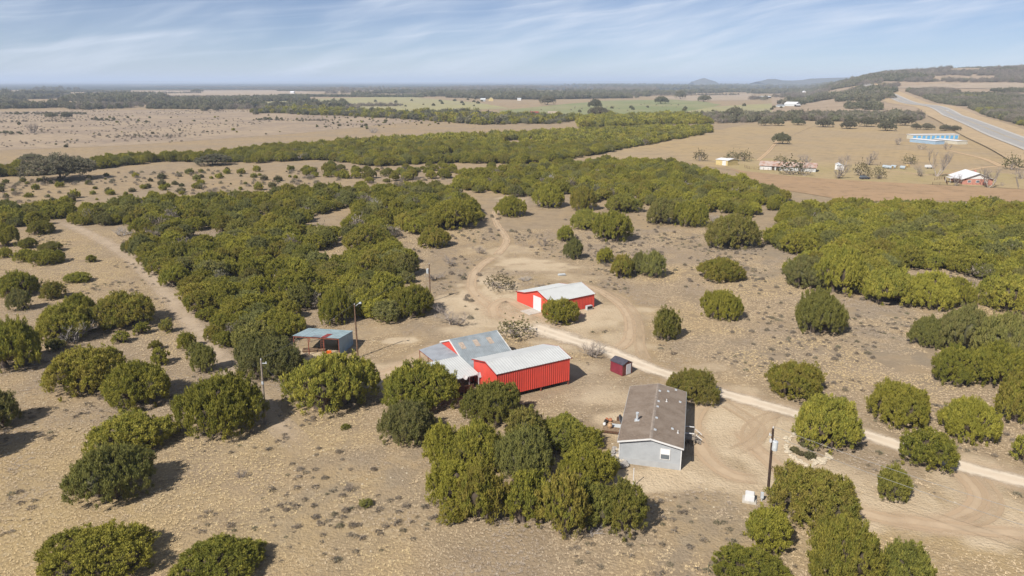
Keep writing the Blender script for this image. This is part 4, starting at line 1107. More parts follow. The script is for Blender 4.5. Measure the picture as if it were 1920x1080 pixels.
t_ = vnoise(QH[:, 0], QH[:, 1], 140, 78)
woods('hill_wood', QH[t_ < .5], FO, 4, 1.1, 1.9, 0)
woods('hill_wood', QH[t_ >= .5], FG, 3, 1.2, 2.1, 0)
c3 = lambda u, v, d, s, nz: (s < -28) & (v > 160) & (nz > .62)
QL = hillscatter(2500, 1520, 1650, 1100, 2100, 33, c3)
woods('plain_wood', QL, FO, 4, 1.1, 1.9, 0)

rl = random.Random(4)
for i in range(34):
    v = rl.uniform(162, 206) if i < 24 else rl.uniform(210, 268); u0 = rl.uniform(-100, 1250 if v < 180 else 560); ln = rl.uniform(90, 380) if v < 200 else rl.uniform(40, 180); dv = rl.uniform(-1.5, 1.5)
    th = .7 + (v - 160) * .035
    Ql = jitter([(u0, v), (u0 + ln, v + dv), (u0 + ln, v + dv + th), (u0, v + th)], 13 if v < 180 else 7, 500 + i, (), .35)
    if len(Ql): woods('scrub_line', Ql, FG if i % 3 else FO, 3 if i % 3 else 4, .5 if v < 205 else .2, 1.3 if v < 205 else .5, 0)
for i, (pl, hl) in enumerate(((PA, HA), (PB, ()), (PC, ()), (PD, HD))):
    woods('grey_crowns', jitter(pl, 15 if i < 3 else 26, 600 + i, hl, .45), FG, 3, .55, .95, 0)
def brush(poly, s_, sd, drop, a, b, t, ns):
    Q = jitter(poly, s_, sd, (), drop, noisy(ns, t, sd + 5))
    woods('dry_brush', Q, FG, 3, a, b, 0, 0.0, .8)
brush([(-60, 212), (150, 206), (480, 206), (700, 211), (800, 226), (560, 250), (240, 274), (-60, 292)], 9, 91, .35, .12, .36, .47, 60)
brush([(-60, 345), (200, 325), (420, 314), (600, 314), (700, 335), (560, 352), (330, 370), (150, 382), (-60, 392)], 5.5, 92, .4, .14, .42, .45, 22)
brush([(560, 318), (1000, 312), (960, 330), (700, 352), (580, 350)], 6, 93, .4, .2, .5, .45, 20)
brush([(1000, 205), (1290, 190), (1340, 200), (1230, 217), (1040, 217)], 45, 94, .4, .3, .6, .55, 120)
brush([(700, 440), (900, 400), (1300, 405), (1500, 560), (1250, 520), (900, 540), (790, 500)], 3.6, 95, .45, .08, .24, .47, 12)
brush([(1340, 640), (1500, 560), (1720, 700), (1700, 780), (1450, 700)], 3, 96, .45, .06, .2, .45, 9)
brush([(1180, 400), (1500, 470), (1660, 560), (1480, 640), (1320, 560), (1150, 470)], 3.2, 97, .5, .06, .2, .48, 8)
brush([(770, 520), (900, 480), (900, 600), (800, 660), (760, 600)], 3, 98, .5, .08, .24, .48, 7)
brush([(560, 830), (760, 870), (840, 1000), (700, 1060), (520, 960)], 2.6, 99, .5, .05, .15, .5, 6)
# ------------------------------------------------------------------ separate oaks, bushes and bare trees
OAK = [fol_mesh('oak_tree', crown_arrays(260 + s, 4.5, 5.0, 420, .36, .14, 2, lobes=7, up=.35, lift=.7, clump=(.34, 20)), [M['oak'], M['bark']], trunk_arr(280 + s, 4.5, 6)) for s in range(3)]
def place(name, mesh, base_r, base_h, u, v, w, top, label, cat, group=None, zs=None):
    x, y, r, h = solve_tree(u, v, w, top)
    o = ob(name, mesh, None, (x, y, -.12), random.uniform(0, 6.28), label=label, cat=cat, group=group)
    o.scale = (r / base_r, r / base_r, h / base_h); return o
OAKS = [(1464, 271, 30, 252, 'dark round live oak alone in the middle of the hay field'),
        (1433, 236, 20, 224, 'first small oak on the far edge of the hay field from the left'), (1457, 236, 24, 225, 'second oak on the far edge of the hay field from the left'), (1496, 235, 23, 224, 'oak on the far edge of the hay field, left of the bigger oak'),
        (1545, 239, 29, 225, 'wide oak on the far hay field edge in front of the grey wood'), (1590, 242, 28, 229, 'low oak standing forward into the far side of the hay field'), (1625, 238, 30, 222, 'greyish oak at the far edge of the hay field'),
        (1662, 246, 29, 230, 'large dark oak before the grey wood, left of the storage row'), (1695, 236, 30, 220, 'tall dull oak behind the storage row, left end'), (1717, 243, 15, 233, 'small round oak behind the storage row'), (1738, 244, 22, 233, 'brownish oak behind the storage row'), (1772, 246, 22, 236, 'low oak behind the right end of the storage row'), (1790, 246, 20, 237, 'dark low oak behind the storage row beside the highway bank'),
        (1116, 204, 24, 189, 'round dark oak in the middle of the green pasture'), (1025, 197, 28, 183, 'oak at the left end of the green pasture'), (1240, 195, 27, 183, 'wide dark oak at the right end of the green pasture'), (1123, 220, 38, 203, 'large grey oak on the near edge of the green pasture'), (1276, 186, 19, 173, 'round oak on the tan field beyond the green pasture'), (1320, 191, 22, 180, 'oak on the edge of the yellow pasture'),
        (643, 200, 17, 187, 'round oak alone in the pale green pasture'), (1378, 225, 34, 205, 'grey oak rising from the hedgewood left of the hay field'),
        (112, 343, 112, 297, 'very large grey-green live oak on the left savanna'), (400, 312, 60, 292, 'oak at the front of the juniper belt, left part'), (60, 366 - 60, 40, 291, 'oak at the left end of the juniper belt'),
        (370, 174, 20, 168, 'lone oak on the pale upland at the left skyline'), (168, 178, 14, 173, 'lone oak standing up from the upland wood'), (125, 223, 18, 213, 'dark oak in the brown range at the left'), (97, 222, 20, 213, 'low oak pair in the brown range at the left')]
for i, (u, v, w, t, lab) in enumerate(OAKS):
    place('oak_tree', OAK[i % 3], 4.5, 5.6, u, v, w, t, lab, 'oak', 'live oaks out in the open')
BARE_M = [mkmesh('bare_tree', *branch_arrays(300 + s, 5.0, .80, 5, .17, 3, 3, 4, .30, .28), M['twig']) for s in range(3)]
TALL_M = [mkmesh('bare_tree', *branch_arrays(320 + s, 8.0, .42, 5, .22, 3, 3, 4, .55, .16), M['twig']) for s in range(2)]
DEAD_M = [mkmesh('dead_brush', *branch_arrays(340 + s, 2.4, 1.0, 4, .07, 7, 3, 3, .25, .22), M['paletwig']) for s in range(3)]
TWIGB_M = [mkmesh('twiggy_bush', *branch_arrays(360 + s, 2.6, .62, 4, .06, 10, 3, 3, .5, .12), M['twig']) for s in range(2)]
def dims(me):
    c = np.zeros(len(me.vertices) * 3, np.float32); me.vertices.foreach_get('co', c); c = c.reshape(-1, 3)
    return np.percentile(np.hypot(c[:, 0], c[:, 1]), 97), np.percentile(c[:, 2], 99)
def mix_mesh(seed):
    v, f = branch_arrays(seed, 5.0, .85, 4, .17, 3, 3, 4, .3, .3)
    a = crown_arrays(seed + 1, 3.4, 4.6, 210, .5, .3, lobes=6, core=False, jit=.6)
    return fol_mesh('mesquite_tree', a, [M['shrub'], M['twig']], (v, f))
MESQ = [mix_mesh(380 + s) for s in range(2)]
BT = [(1312, 303, 30, 281, 'mesquite tree with green clumps, left of the small cream barn', 1), (1372, 303, 26, 283, 'left one of two mesquites beside the small cream barn', 1), (1394, 304, 34, 282, 'right one of two mesquites beside the small cream barn', 1),
      (1463, 305, 26, 291, 'green-tinged tree behind the long tin barn', 1), (1515, 309, 42, 290, 'brown bare tree behind the right half of the long tin barn', 0), (1484, 330, 54, 297, 'spreading mesquite in front of the long tin barn', 1), (1508, 331, 32, 303, 'leaning bare tree in front of the long tin barn', 0),
      (1570, 337, 46, 305, 'wide bare tree in front of the pair of white sheds', 0), (1583, 313, 28, 289, 'bare tree behind the pair of white sheds', 0), (1615, 332, 34, 303, 'dense bare tree beside the dark parked vehicle', 1), (1628, 311, 32, 283, 'pale bare tree on the field edge beyond the dark vehicle', 0),
      (1646, 337, 32, 311, 'mesquite right of the dark parked vehicle', 1), (1706, 309, 30, 291, 'bare tree behind the wrapped hay bales', 1), (1725, 332, 28, 309, 'small bare tree by the yard rail', 0),
      (1757, 333, 46, 276, 'tallest pale bare tree in the farm yard', 2), (1774, 281, 22, 265, 'small bare tree in front of the storage units', 0), (1791, 349, 22, 325, 'thin bare tree at the left of the white-roofed house', 0), (1853, 353, 34, 310, 'tall bare tree before the right end of the white-roofed house', 2),
      (1897, 320, 40, 290, 'dark mesquite by the farm lane at the right edge', 1), (1916, 337, 32, 313, 'bare tree at the right edge of the picture by the farm lane', 0), (1685, 272, 20, 257, 'small round bare tree alone in the hay field', 0), (1727, 281, 20, 267, 'small bare tree in the hay field in front of the storage row', 0), (1880, 349, 10, 341, 'short bare trunk right of the white-roofed house', 0),
      (846, 618, 70, 572, 'bare brown mesquite above the grey barn roof', 0), (963, 643, 78, 597, 'dense dark mesquite beside the grey barn ridge', 1), (848, 502, 46, 478, 'thin bare mesquite by the clearing track', 0), (815, 530, 52, 508, 'low brown mesquite at the foot of the middle pole', 0), (1020, 464, 26, 442, 'thin bare sapling in the barn clearing', 0), (900, 478, 34, 458, 'thin bare bush at the edge of the barn clearing', 0), (938, 548, 66, 514, 'shrubby mesquite with a fallen limb by the curved track', 1)]
for i, (u, v, w, t, lab, kd) in enumerate(BT):
    me = (BARE_M[i % 3], MESQ[i % 2], TALL_M[i % 2])[kd]
    r0, h0 = dims(me)
    place('mesquite_tree' if kd == 1 else 'bare_tree', me, r0, h0, u, v, w, t, lab, 'bare tree' if kd != 1 else 'mesquite', 'bare winter trees')
for i, (u, v, w, t, lab) in enumerate([(705, 408, 46, 372, 'silver dead brush in the left thicket'), (807, 388, 34, 368, 'grey dead brush beside the footpath thicket'), (1037, 350, 30, 326, 'silver dead brush standing up from the belt behind the clearing'), (1173, 390, 40, 365, 'silver dead brush among the low juniper beyond the clearing'),
        (1713, 478, 24, 448, 'upright silver dead tree in the right-hand thicket'), (1742, 448, 26, 428, 'silver dead crown at the back of the right-hand thicket'), (1873, 462, 40, 438, 'wide silver dead brush at the right of the thicket'), (1890, 525, 36, 500, 'silver dead brush near the right edge'), (1508, 455, 30, 432, 'grey dead brush at the left rim of the right-hand thicket'), (1340, 420, 24, 402, 'grey dead brush left of the broad triangular juniper'),
        (140, 650, 74, 600, 'tangle of dead branches in the left pasture row'), (305, 508, 34, 486, 'dead branches at the rim of the left thicket'), (228, 444, 40, 424, 'pale dead branches at the top corner of the left thicket'), (690, 590, 40, 565, 'grey dead brush behind the tall wooden pole'), (842, 985, 44, 950, 'pale dead limbs at the left foot of the grove'),
        (700, 250, 22, 238, 'silver dead crown in the distant juniper belt'), (440, 290, 24, 276, 'grey dead crown at the front of the distant juniper belt'), (850, 272, 20, 262, 'silver dead crown in the middle of the distant juniper belt'), (1180, 248, 20, 239, 'grey dead crown at the right of the distant juniper belt'), (560, 302, 40, 286, 'spread of grey dead brush before the distant juniper belt')]):
    me = DEAD_M[i % 3]; r0, h0 = dims(me)
    place('dead_brush', me, r0, h0, u, v, w, t, lab, 'dead brush', 'dead grey brush')
for i, (u, v, w, t, lab) in enumerate([(1113, 676, 54, 640, 'pale leafless bush beside the small maroon shed'), (62, 250, 22, 231, 'grey leafless bush in the brown range at the left'), (655, 925, 20, 903, 'leafless bush in the bare foreground grass'), (452, 900, 26, 880, 'thin leafless bush in the left foreground grass')]):
    me = TWIGB_M[i % 2]; r0, h0 = dims(me)
    place('twiggy_bush', me, r0, h0, u, v, w, t, lab, 'bush')
SHR = [fol_mesh('scrub_bush', crown_arrays(400 + s, 1.2, 1.3, 330, .5, .22, lobes=4), M['shrub']) for s in range(4)]
SHJ = [fol_mesh('scrub_bush', crown_arrays(410 + s, 1.2, 1.4, 330, .5, .22, lobes=4), M['juniper']) for s in range(3)]
def bushes(poly, s, sd, drop, a, b, label, group, pj=.3, keep=None):
    for p in jitter(poly, s, sd, (), drop, keep):
        k = random.uniform(a, b)
        me = random.choice(SHJ) if random.random() < pj else random.choice(SHR)
        o = ob('scrub_bush', me, None, (p[0], p[1], -.1), random.uniform(0, 6.28), label=label, cat='bush', group=group)
        o.scale = (k, k, k * random.uniform(.8, 1.15))
bushes([(-20, 345), (200, 330), (420, 318), (560, 318), (680, 335), (560, 352), (330, 368), (150, 378), (-20, 385)], 8, 51, .5, .35, 1.7, 'scrub bush dotted over the brown savanna left of centre', 'bushes of the left savanna', .55)
bushes([(-20, 235), (300, 215), (700, 214), (790, 226), (560, 248), (240, 272), (-20, 285)], 24, 52, .62, .4, 1.5, 'small dark bush dotted over the far brown range', 'bushes of the far range', .2, keep=noisy(45, .42, 71))
bushes([(500, 222), (700, 214), (860, 232), (640, 246)], 15, 53, .55, .4, 1.2, 'small dark bush at the back corner of the far brown range', 'bushes of the far range corner', .3)
bushes([(960, 206), (1500, 195), (1700, 205), (1300, 213), (1040, 217)], 75, 54, .5, 1.4, 3.0, 'small bare-looking bush in the distant green pastures', 'bushes of the green pastures', .0)
bushes([(450, 197), (900, 186), (940, 200), (560, 200)], 70, 55, .4, 1.5, 3.2, 'small grey bush in the pale green pasture', 'bushes of the pale pasture', .0)

# ------------------------------------------------------------------ ground litter nobody could count
def tuft_mesh(seed, n, hgt_, sp, mat):
    r = np.random.default_rng(seed); V, T = [], []
    for i in range(n):
        a = r.uniform(0, 6.28); p = np.array([math.cos(a), math.sin(a), 0]) * r.uniform(0, sp)
        d = unit(np.array([math.cos(a) * .7, math.sin(a) * .7, r.uniform(.5, 1.3)])); L = hgt_ * r.uniform(.6, 1.2)
        s = np.array([-math.sin(a), math.cos(a), 0]) * hgt_ * r.uniform(.05, .12)
        V += [p - s, p + s, p + d * L + s * .5, p + d * L - s * .5]; T += [.1, .1, 1, 1]
    return mkmesh('tuft', np.array(V), np.arange(4 * n).reshape(-1, 4), mat, attrs={'tint': ('POINT', 'FLOAT', T)})
TU = source('tufts', [tuft_mesh(s, 14, .20, .17, M['grass']) for s in range(4)])
def frame_points(n, sd, v0, v1, u0=-60, u1=1980):
    """ground points, spread evenly over the ground seen between two heights of the photograph"""
    r = np.random.default_rng(sd)
    y1, y0 = at(960, v0)[1], at(960, v1)[1]
    y = np.sqrt(r.uniform(y0 * y0, y1 * y1, n)); zc = depth(0, y)
    x = (r.uniform(u0, u1, n) - 960) / FPX * zc
    return np.stack([x, y], 1)
paths = []
for o in COL.objects:
    if o.get('kind') == 'structure' and o.type == 'MESH' and 'across' in o.data.attributes and o.name.split('.')[0] in ('gravel_road', 'dirt_track', 'wheel_track', 'footpath'):
        c = np.zeros(len(o.data.vertices) * 3, np.float32); o.data.vertices.foreach_get('co', c); c = c.reshape(-1, 13, 3)
        w = np.linalg.norm(c[:, 0] - c[:, -1], axis=1) / 2
        paths.append(np.concatenate([c[:, 6, :2], w[:, None]], 1)[::2])
paths = np.concatenate(paths)
# exact test on a 0.5 m raster
RX0, RY0, RS = -130.0, 40.0, .5
rast = np.zeros((640, 640), bool)
for px_, py_, w in paths:
    i0, i1 = int((px_ - w - RX0) / RS), int((px_ + w - RX0) / RS) + 1
    j0, j1 = int((py_ - w - RY0) / RS), int((py_ + w - RY0) / RS) + 1
    rast[max(i0, 0):max(i1, 0), max(j0, 0):max(j1, 0)] = True
BLD = [(2, 105, 9), (-6, 109, 8), (12, 142, 9), (16, 84, 8), (15, 78, 6), (-32, 115, 6), (18, 106, 2)]
sw = np.zeros((640, 640), bool)
for o in COL.objects:
    if o.name.startswith('pale_swath'):
        c = np.zeros(len(o.data.vertices) * 3, np.float32); o.data.vertices.foreach_get('co', c); c = c.reshape(-1, 3)
        sw[np.clip(((c[:, 0] - RX0) / RS).astype(int), 0, 639), np.clip(((c[:, 1] - RY0) / RS).astype(int), 0, 639)] = True
for sh_ in ((1, 0), (0, 1), (-1, 0), (0, -1)): sw |= np.roll(sw, sh_, (0, 1))
def clear(Q):
    i = np.clip(((Q[:, 0] - RX0) / RS).astype(int), 0, 639); j = np.clip(((Q[:, 1] - RY0) / RS).astype(int), 0, 639)
    ok = ~rast[i, j] & ~(sw[i, j] & (np.random.default_rng(8).random(len(Q)) < .5))
    for x, y, r in BLD: ok &= np.hypot(Q[:, 0] - x, Q[:, 1] - y) > r
    b = blobs(Q[:, 0], Q[:, 1], BARE)
    return ok & (np.random.default_rng(5).random(len(Q)) > b * 1.6)
Q = frame_points(260000, 61, 430, 1120); Q = Q[clear(Q)]
Q = Q[(vnoise(Q[:, 0], Q[:, 1], 4.5, 62) + .5 * vnoise(Q[:, 0], Q[:, 1], 1.3, 63) - .5 * blobs(Q[:, 0], Q[:, 1], GREY)) > .36]
s = q.uniform(.45, 1.2, len(Q))
scatter('dry_grass', np.stack([Q[:, 0], Q[:, 1], np.full(len(Q), -.06)], 1), zrot(len(Q), q), np.stack([s, s, s * q.uniform(.3, .75, len(Q))], 1), TU, 4, zone=np.clip(2.3 * (.5 * vnoise(Q[:, 0], Q[:, 1], 6, 81) + .5 * vnoise(Q[:, 0], Q[:, 1], 21, 82) - .5) + .48 + .45 * blobs(Q[:, 0], Q[:, 1], GREY) - .35 * blobs(Q[:, 0], Q[:, 1], GOLD), 0, 1))
# grey-brown weeds
WE = source('weeds', [fol_mesh('weed', crown_arrays(430 + s_2,   .40, .34, 60, .22, .05, blades=2, lobes=3, core=False, jit=.5), M['greywood']) for s_2 in range(3)])
Q = frame_points(16000, 64, 440, 1120); Q = Q[clear(Q)]
Q = Q[vnoise(Q[:, 0], Q[:, 1], 11, 65) + .25 * blobs(Q[:, 0], Q[:, 1], GREY) > .62]
s = q.uniform(.25, 1.15, len(Q)) ** 1.4
scatter('weeds', np.stack([Q[:, 0], Q[:, 1], np.full(len(Q), -.12)], 1), zrot(len(Q), q), np.stack([s, s, s * .8], 1), WE, 3)
def rock_v(seed, k=.35):
    r = np.random.default_rng(seed)
    V = np.array([(math.cos(a) * math.cos(b), math.sin(a) * math.cos(b), math.sin(b) * .6) for b in (-.5, .25, .9) for a in np.arange(6) * 1.047]) * (1 + r.uniform(-k, k, (18, 1)))
    F = [(6 * j + i, 6 * j + (i + 1) % 6, 6 * j + 6 + (i + 1) % 6, 6 * j + 6 + i) for j in range(2) for i in range(6)] + [(17, 16, 15, 14, 13, 12)[::-1], (0, 1, 2, 3, 4, 5)[::-1]]
    return V, F
ROCK = [mkmesh('stone', *rock_v(s), M['stone']) for s in range(5)]
GROCK = [mkmesh('stone', *rock_v(s + 9), M['greystone']) for s in range(3)]
RK = source('rocks', ROCK)
Q = frame_points(7000, 66, 480, 1120)
Q = Q[(vnoise(Q[:, 0], Q[:, 1], 7, 67) > .60)]
s = q.uniform(.03, .16, len(Q)) ** 1.0
scatter('limestone_scatter', np.stack([Q[:, 0], Q[:, 1], np.full(len(Q), -.08)], 1), zrot(len(Q), q), np.stack([s, s, s * .6], 1), RK, 5)

# ------------------------------------------------------------------ buildings of the homestead
def ray_plane(u, v, p0, nrm):
    a, b = (u - 960) / FPX, (540 - v) / FPX
    d = Vector((a, CP + b * SP, -SP + b * CP)); o = Vector((0, 0, H))
    return o + d * ((Vector(p0) - o).dot(nrm) / d.dot(nrm))
class Frame:
    def __init__(s, root): s.m = Matrix.Translation(root.location) @ Matrix.Rotation(root.rotation_euler[2], 4, 'Z'); s.i = s.m.inverted()
    def on(s, u, v, p0, nl):
        n = (s.m.to_3x3() @ Vector(nl)).normalized(); return s.i @ ray_plane(u, v, s.m @ Vector(p0), n)
    def loc(s, u, v, z=0): return s.i @ Vector(at(u, v, z))
# --- the far barn with white roof
L, Wd, W2, he, hr, hk, hb = 11.22, 8.94, 3.02, 2.88, 4.26, 2.78, 2.29
t = empty('barn', (17.051, 140.897, 0), .592, 'farthest red metal barn, with a white roof and a big white door', 'barn')
MB().box(-L, 0, 0.02, Wd + W2, -.3, .06).make('foundation', M['concrete'], t)
MB().sheet((-L, 0, .05), (0, 0, .05), (0, 0, he), (-L, 0, he), .4).make('wall', M['red'], t)
gp = [(0, .05), (0, he - .02), (Wd / 2, hr - .04), (Wd, hk - .04), (Wd + W2, hb - .04), (Wd + W2, .05)]
MB().prism(gp, -L, -L + .08, 'x').make('gable_wall', M['red'], t)
MB().prism(gp, -.08, 0, 'x').make('gable_wall', M['red'], t)
MB().sheet((0, Wd + W2, .05), (-L, Wd + W2, .05), (-L, Wd + W2, hb - .05), (0, Wd + W2, hb - .05), .4).make('wall', M['red'], t)
x0, x1 = -L - .18, .18
MB().sheet((x0, -.18, he - .03), (x1, -.18, he - .03), (x1, Wd / 2, hr), (x0, Wd / 2, hr), .42, .04).make('roof', M['whiteroof'], t)
MB().sheet((x1, Wd, hk), (x0, Wd, hk), (x0, Wd / 2, hr), (x1, Wd / 2, hr), .42, .04).make('roof', M['whiteroof'], t)
MB().sheet((x1, Wd + W2 + .15, hb - .03), (x0, Wd + W2 + .15, hb - .03), (x0, Wd, hk), (x1, Wd, hk), .42, .04).make('lean_to_roof', M['whiteroof'], t)
MB().prism([(Wd / 2 - .2, hr - .02), (Wd / 2, hr + .07), (Wd / 2 + .2, hr - .02)], x0, x1, 'x').make('ridge_cap', M['whiteroof'], t)
for xx in (x0 - .05, x1):
    tr = MB()
    for (ya, za), (yb, zb) in (((-.2, he - .05), (Wd / 2, hr)), ((Wd / 2, hr), (Wd, hk)), ((Wd, hk), (Wd + W2 + .15, hb))):
        tr.prism([(ya, za - .16), (ya, za + .02), (yb, zb + .02), (yb, zb - .16)], xx, xx + .05, 'x')
    tr.make('roof_trim', M['redtrim'], t)
d = MB().box(-L - .06, -L, 3.25, 5.95, .08, 2.95).make('door', M['whitedoor'], t)
w = MB().box(-L - .05, -L, 1.25, 2.25, 1.1, 2.1).make('window', M['white'], t)
MB().box(-L - .07, -L - .05, 1.38, 2.12, 1.22, 1.98).make('pane', M['glass'], w)
MB().box(-L - 3.1, -L - .02, 2.95, 6.15, -.3, .09).make('slab', M['concrete'], t, label='pale concrete slab before the white door')
ac = empty('condenser_unit', (t.matrix_basis @ Vector((-2.0, -.75, 0))).to_tuple(), .592, 'grey boxy unit on the ground against the far red barn', 'unit')
MB().box(-.75, .75, -.35, .35, -.1, .1).make('base', M['concrete'], ac); MB().box(-.7, .7, -.3, .3, .1, .85).make('cabinet', M['steel'], ac); MB().box(-.6, .6, -.33, -.3, .2, .75).make('grille', M['dark'], ac)
# --- the tall red shed
L, Wd, k, he, hr, hb = 12.64, 7.62, 3.435, 4.368, 5.09, 4.006
t = empty('storage_shed', (8.855, 101.594, 0), .516, 'tall bright red metal shed with a white roof, raised on posts over the slope', 'shed')
MB().sheet((-L, 0, .62), (0, 0, .62), (0, 0, he), (-L, 0, he), .37, .045).make('wall', M['red'], t)
gp = [(0, .55), (0, he - .03), (k, hr - .05), (Wd, hb - .05), (Wd, .55)]
MB().prism(gp, -L - .0, -L + .08, 'x').make('gable_wall', M['red'], t)
MB().prism(gp, -.08, 0, 'x').make('gable_wall', M['red'], t)
MB().sheet((0, Wd, .0), (-L, Wd, .0), (-L, Wd, hb - .05), (0, Wd, hb - .05), .37, .045).make('wall', M['red'], t)
MB().box(-L + .1, -.1, .15, Wd - .15, .45, .60).make('floor', M['darkwood'], t)
x0, x1 = -L - .22, .22
MB().sheet((x0, -.16, he - .02), (x1, -.16, he - .02), (x1, k, hr), (x0, k, hr), .46, .04).make('roof', M['whiteroof'], t)
MB().sheet((x1, Wd + .2, hb), (x0, Wd + .2, hb), (x0, k, hr), (x1, k, hr), .46, .04).make('roof', M['whiteroof'], t)
MB().prism([(k - .22, hr - .03), (k, hr + .07), (k + .22, hr - .03)], x0, x1, 'x').make('ridge_cap', M['whiteroof'], t)
for xx in (x0 - .05, x1):
    tr = MB()
    for (ya, za), (yb, zb) in (((-.18, he - .04), (k, hr)), ((k, hr), (Wd + .2, hb))):
        tr.prism([(ya, za - .18), (ya, za + .02), (yb, zb + .02), (yb, zb - .18)], xx, xx + .05, 'x')
    tr.make('roof_trim', M['redtrim'], t)
for xx in (-.12, -5.1, -9.6, -L + .12): MB().box(xx - .09, xx + .09, .03, .21, -.4, .62).make('post', M['rust'], t)
for xx in (-L, -.10): MB().box(xx, xx + .10, -.02, .08, .55, he - .05).make('corner_trim', M['redtrim'], t)
MB().box(-L - .22, -L, 1.15, 1.4, 2.1, 2.6).make('dark_box', M['dark'], t)  # small dark box fixed to the gable wall, its use unknown
# --- the grey-roofed barn behind it, with two canopies
t = empty('barn', (-8.33, 105.74, 0), .53, 'red barn with a grey ribbed metal roof, tan skylight panels and white trim', 'barn')
fr = Frame(t)
ap, ea, le, bk = (3.63, 4.6), (-1.3, 2.56), (-4.25, 2.1), (7.3, 3.1)
LL = 8.75
MB().sheet((0, ea[0], ea[1]), (LL, ea[0], ea[1]), (LL, *ap), (0, *ap), .34, .05).make('roof', M['galv'], t)
MB().sheet((0, le[0], le[1]), (LL, le[0], le[1]), (LL, *ea), (0, *ea), .34, .05).make('lean_to_roof', M['galv'], t)
MB().sheet((LL, bk[0], bk[1]), (0, bk[0], bk[1]), (0, *ap), (LL, *ap), .34, .05).make('roof', M['galv'], t)
MB().prism([(ap[0] - .2, ap[1] - .03), (ap[0], ap[1] + .10), (ap[0] + .2, ap[1] - .03)], -.05, LL + .05, 'x').make('ridge_cap', M['galv'], t)
gp = [(-4.1, 0), (-4.1, le[1] - .08), (ea[0], ea[1] - .08), (ap[0], ap[1] - .08), (bk[0] - .1, bk[1] - .08), (bk[0] - .1, 0)]
MB().prism(gp, .06, .14, 'x').make('gable_wall', M['red'], t)
MB().prism(gp, LL - .14, LL - .06, 'x').make('gable_wall', M['red'], t)
MB().box(.15, LL - .15, bk[0] - .2, bk[0] - .1, 0, bk[1] - .12).make('wall', M['red'], t)
for xx in (-.12, LL + .02):
    tr = MB()
    for (ya, za), (yb, zb) in ((ea, ap), (ap, bk), (le, ea)):
        tr.prism([(ya, za - .2), (ya, za + .06), (yb, zb + .06), (yb, zb - .2)], xx, xx + .10, 'x')
    tr.make('roof_trim', M['white'], t)
nl = Vector((0, -(ap[1] - ea[1]), ap[0] - ea[0])).normalized()
sl = (ap[1] - ea[1]) / (ap[0] - ea[0])
for u, v in ((866.7, 648.3), (893.3, 643.2), (919, 638.4)):
    p = fr.on(u, v, (0, *ap), nl); o3 = nl * .058
    c = [(p.x + dx, p.y + dy, p.z + dy * sl) for dx, dy in ((-.42, -.75), (.42, -.75), (.42, .75), (-.42, .75))]
    mb = MB(); mb.add([Vector(q_) + nl * .03 for q_ in c] + [Vector(q_) + o3 for q_ in c], [(4, 5, 6, 7), (0, 1, 5, 4), (1, 2, 6, 5), (2, 3, 7, 6), (3, 0, 4, 7)])
    mb.make('skylight', M['patch'], t)
# grey canopy on the gable side
c1_ = empty('canopy', (-8.33, 105.74, 0), .53, 'grey flat-roofed canopy on thin posts against the barn gable, the rear one', 'canopy', 'canopies beside the barn')
MB().sheet((-4.0, 7.0, 2.5), (-4.0, 0, 2.5), (-.03, 0, 2.98), (-.03, 7.0, 2.98), .5, .03).make('roof', M['greycanopy'], c1_)
MB().box(-4.02, -3.92, 0, 7, 2.36, 2.46).make('beam', M['rust'], c1_)
for y in (.1, 3.5, 6.9): MB().box(-4.0, -3.9, y - .05, y + .05, -.3, 2.38).make('post', M['rust'], c1_)
c2_ = empty('canopy', (-8.33, 105.74, 0), .53, 'white ribbed canopy roof beside the tall red shed, the front one', 'canopy', 'canopies beside the barn')
MB().sheet((-5.75, -6.75, 2.36), (.02, -6.75, 2.36), (.02, -.06, 3.02), (-5.75, -.06, 3.02), .40, .045).make('roof', M['whiteroof'], c2_)
MB().box(-5.7, 0, -6.7, -6.6, 2.2, 2.32).make('beam', M['steel'], c2_); MB().box(-5.7, 0, -.3, -.2, 2.82, 2.94).make('beam', M['steel'], c2_)
for x, y, z in ((-5.6, -.25, 2.85), (-5.6, -6.65, 2.2), (-1.7, -6.65, 2.2), (-.12, -6.65, 2.2)): MB().box(x - .06, x + .06, y - .06, y + .06, -.3, z).make('post', M['steel'], c2_)
dsh = empty('satellite_dish', fr.m @ Vector((-2.55, -6.95, 2.35)), .53, 'small white dish on the front edge of the white canopy', 'dish')
def disc(mb, c, n, r, dp, k=14):
    n = Vector(n).normalized(); a = n.cross(Vector((0, 0, 1))).normalized(); b = n.cross(a)
    V = [Vector(c) - n * dp] + [Vector(c) + (a * math.cos(6.2832 * i / k) + b * math.sin(6.2832 * i / k)) * r for i in range(k)] + [Vector(c) - n * (dp + .03)]
    return mb.add(V, [(0, 1 + i, 1 + (i + 1) % k) for i in range(k)] + [(k + 1, 1 + (i + 1) % k, 1 + i) for i in range(k)])
disc(MB(), (0, -.1, .15), (0, -.7, .5), .36, .08).make('reflector', M['white'], dsh)
MB().tube((0, 0, -.1), (0, -.02, .12), .03).tube((0, -.15, -.05), (0, -.45, .35), .02).make('arm', M['steel'], dsh)
p = at(899.5, 728)
dsh = empty('satellite_dish', p, 0, 'small dish on a tall pole at the corner of the tall red shed', 'dish')
MB().tube((0, 0, -.3), (0, 0, 2.1), .05).make('mast', M['rust'], dsh)
disc(MB(), (.05, -.2, 2.3), (.45, -.75, .5), .42, .1).make('reflector', M['steel'], dsh)
MB().tube((0, 0, 2.1), (0, -.1, 2.3), .04).tube((.05, -.25, 2.05), (.25, -.6, 2.5), .02).make('arm', M['steel'], dsh)
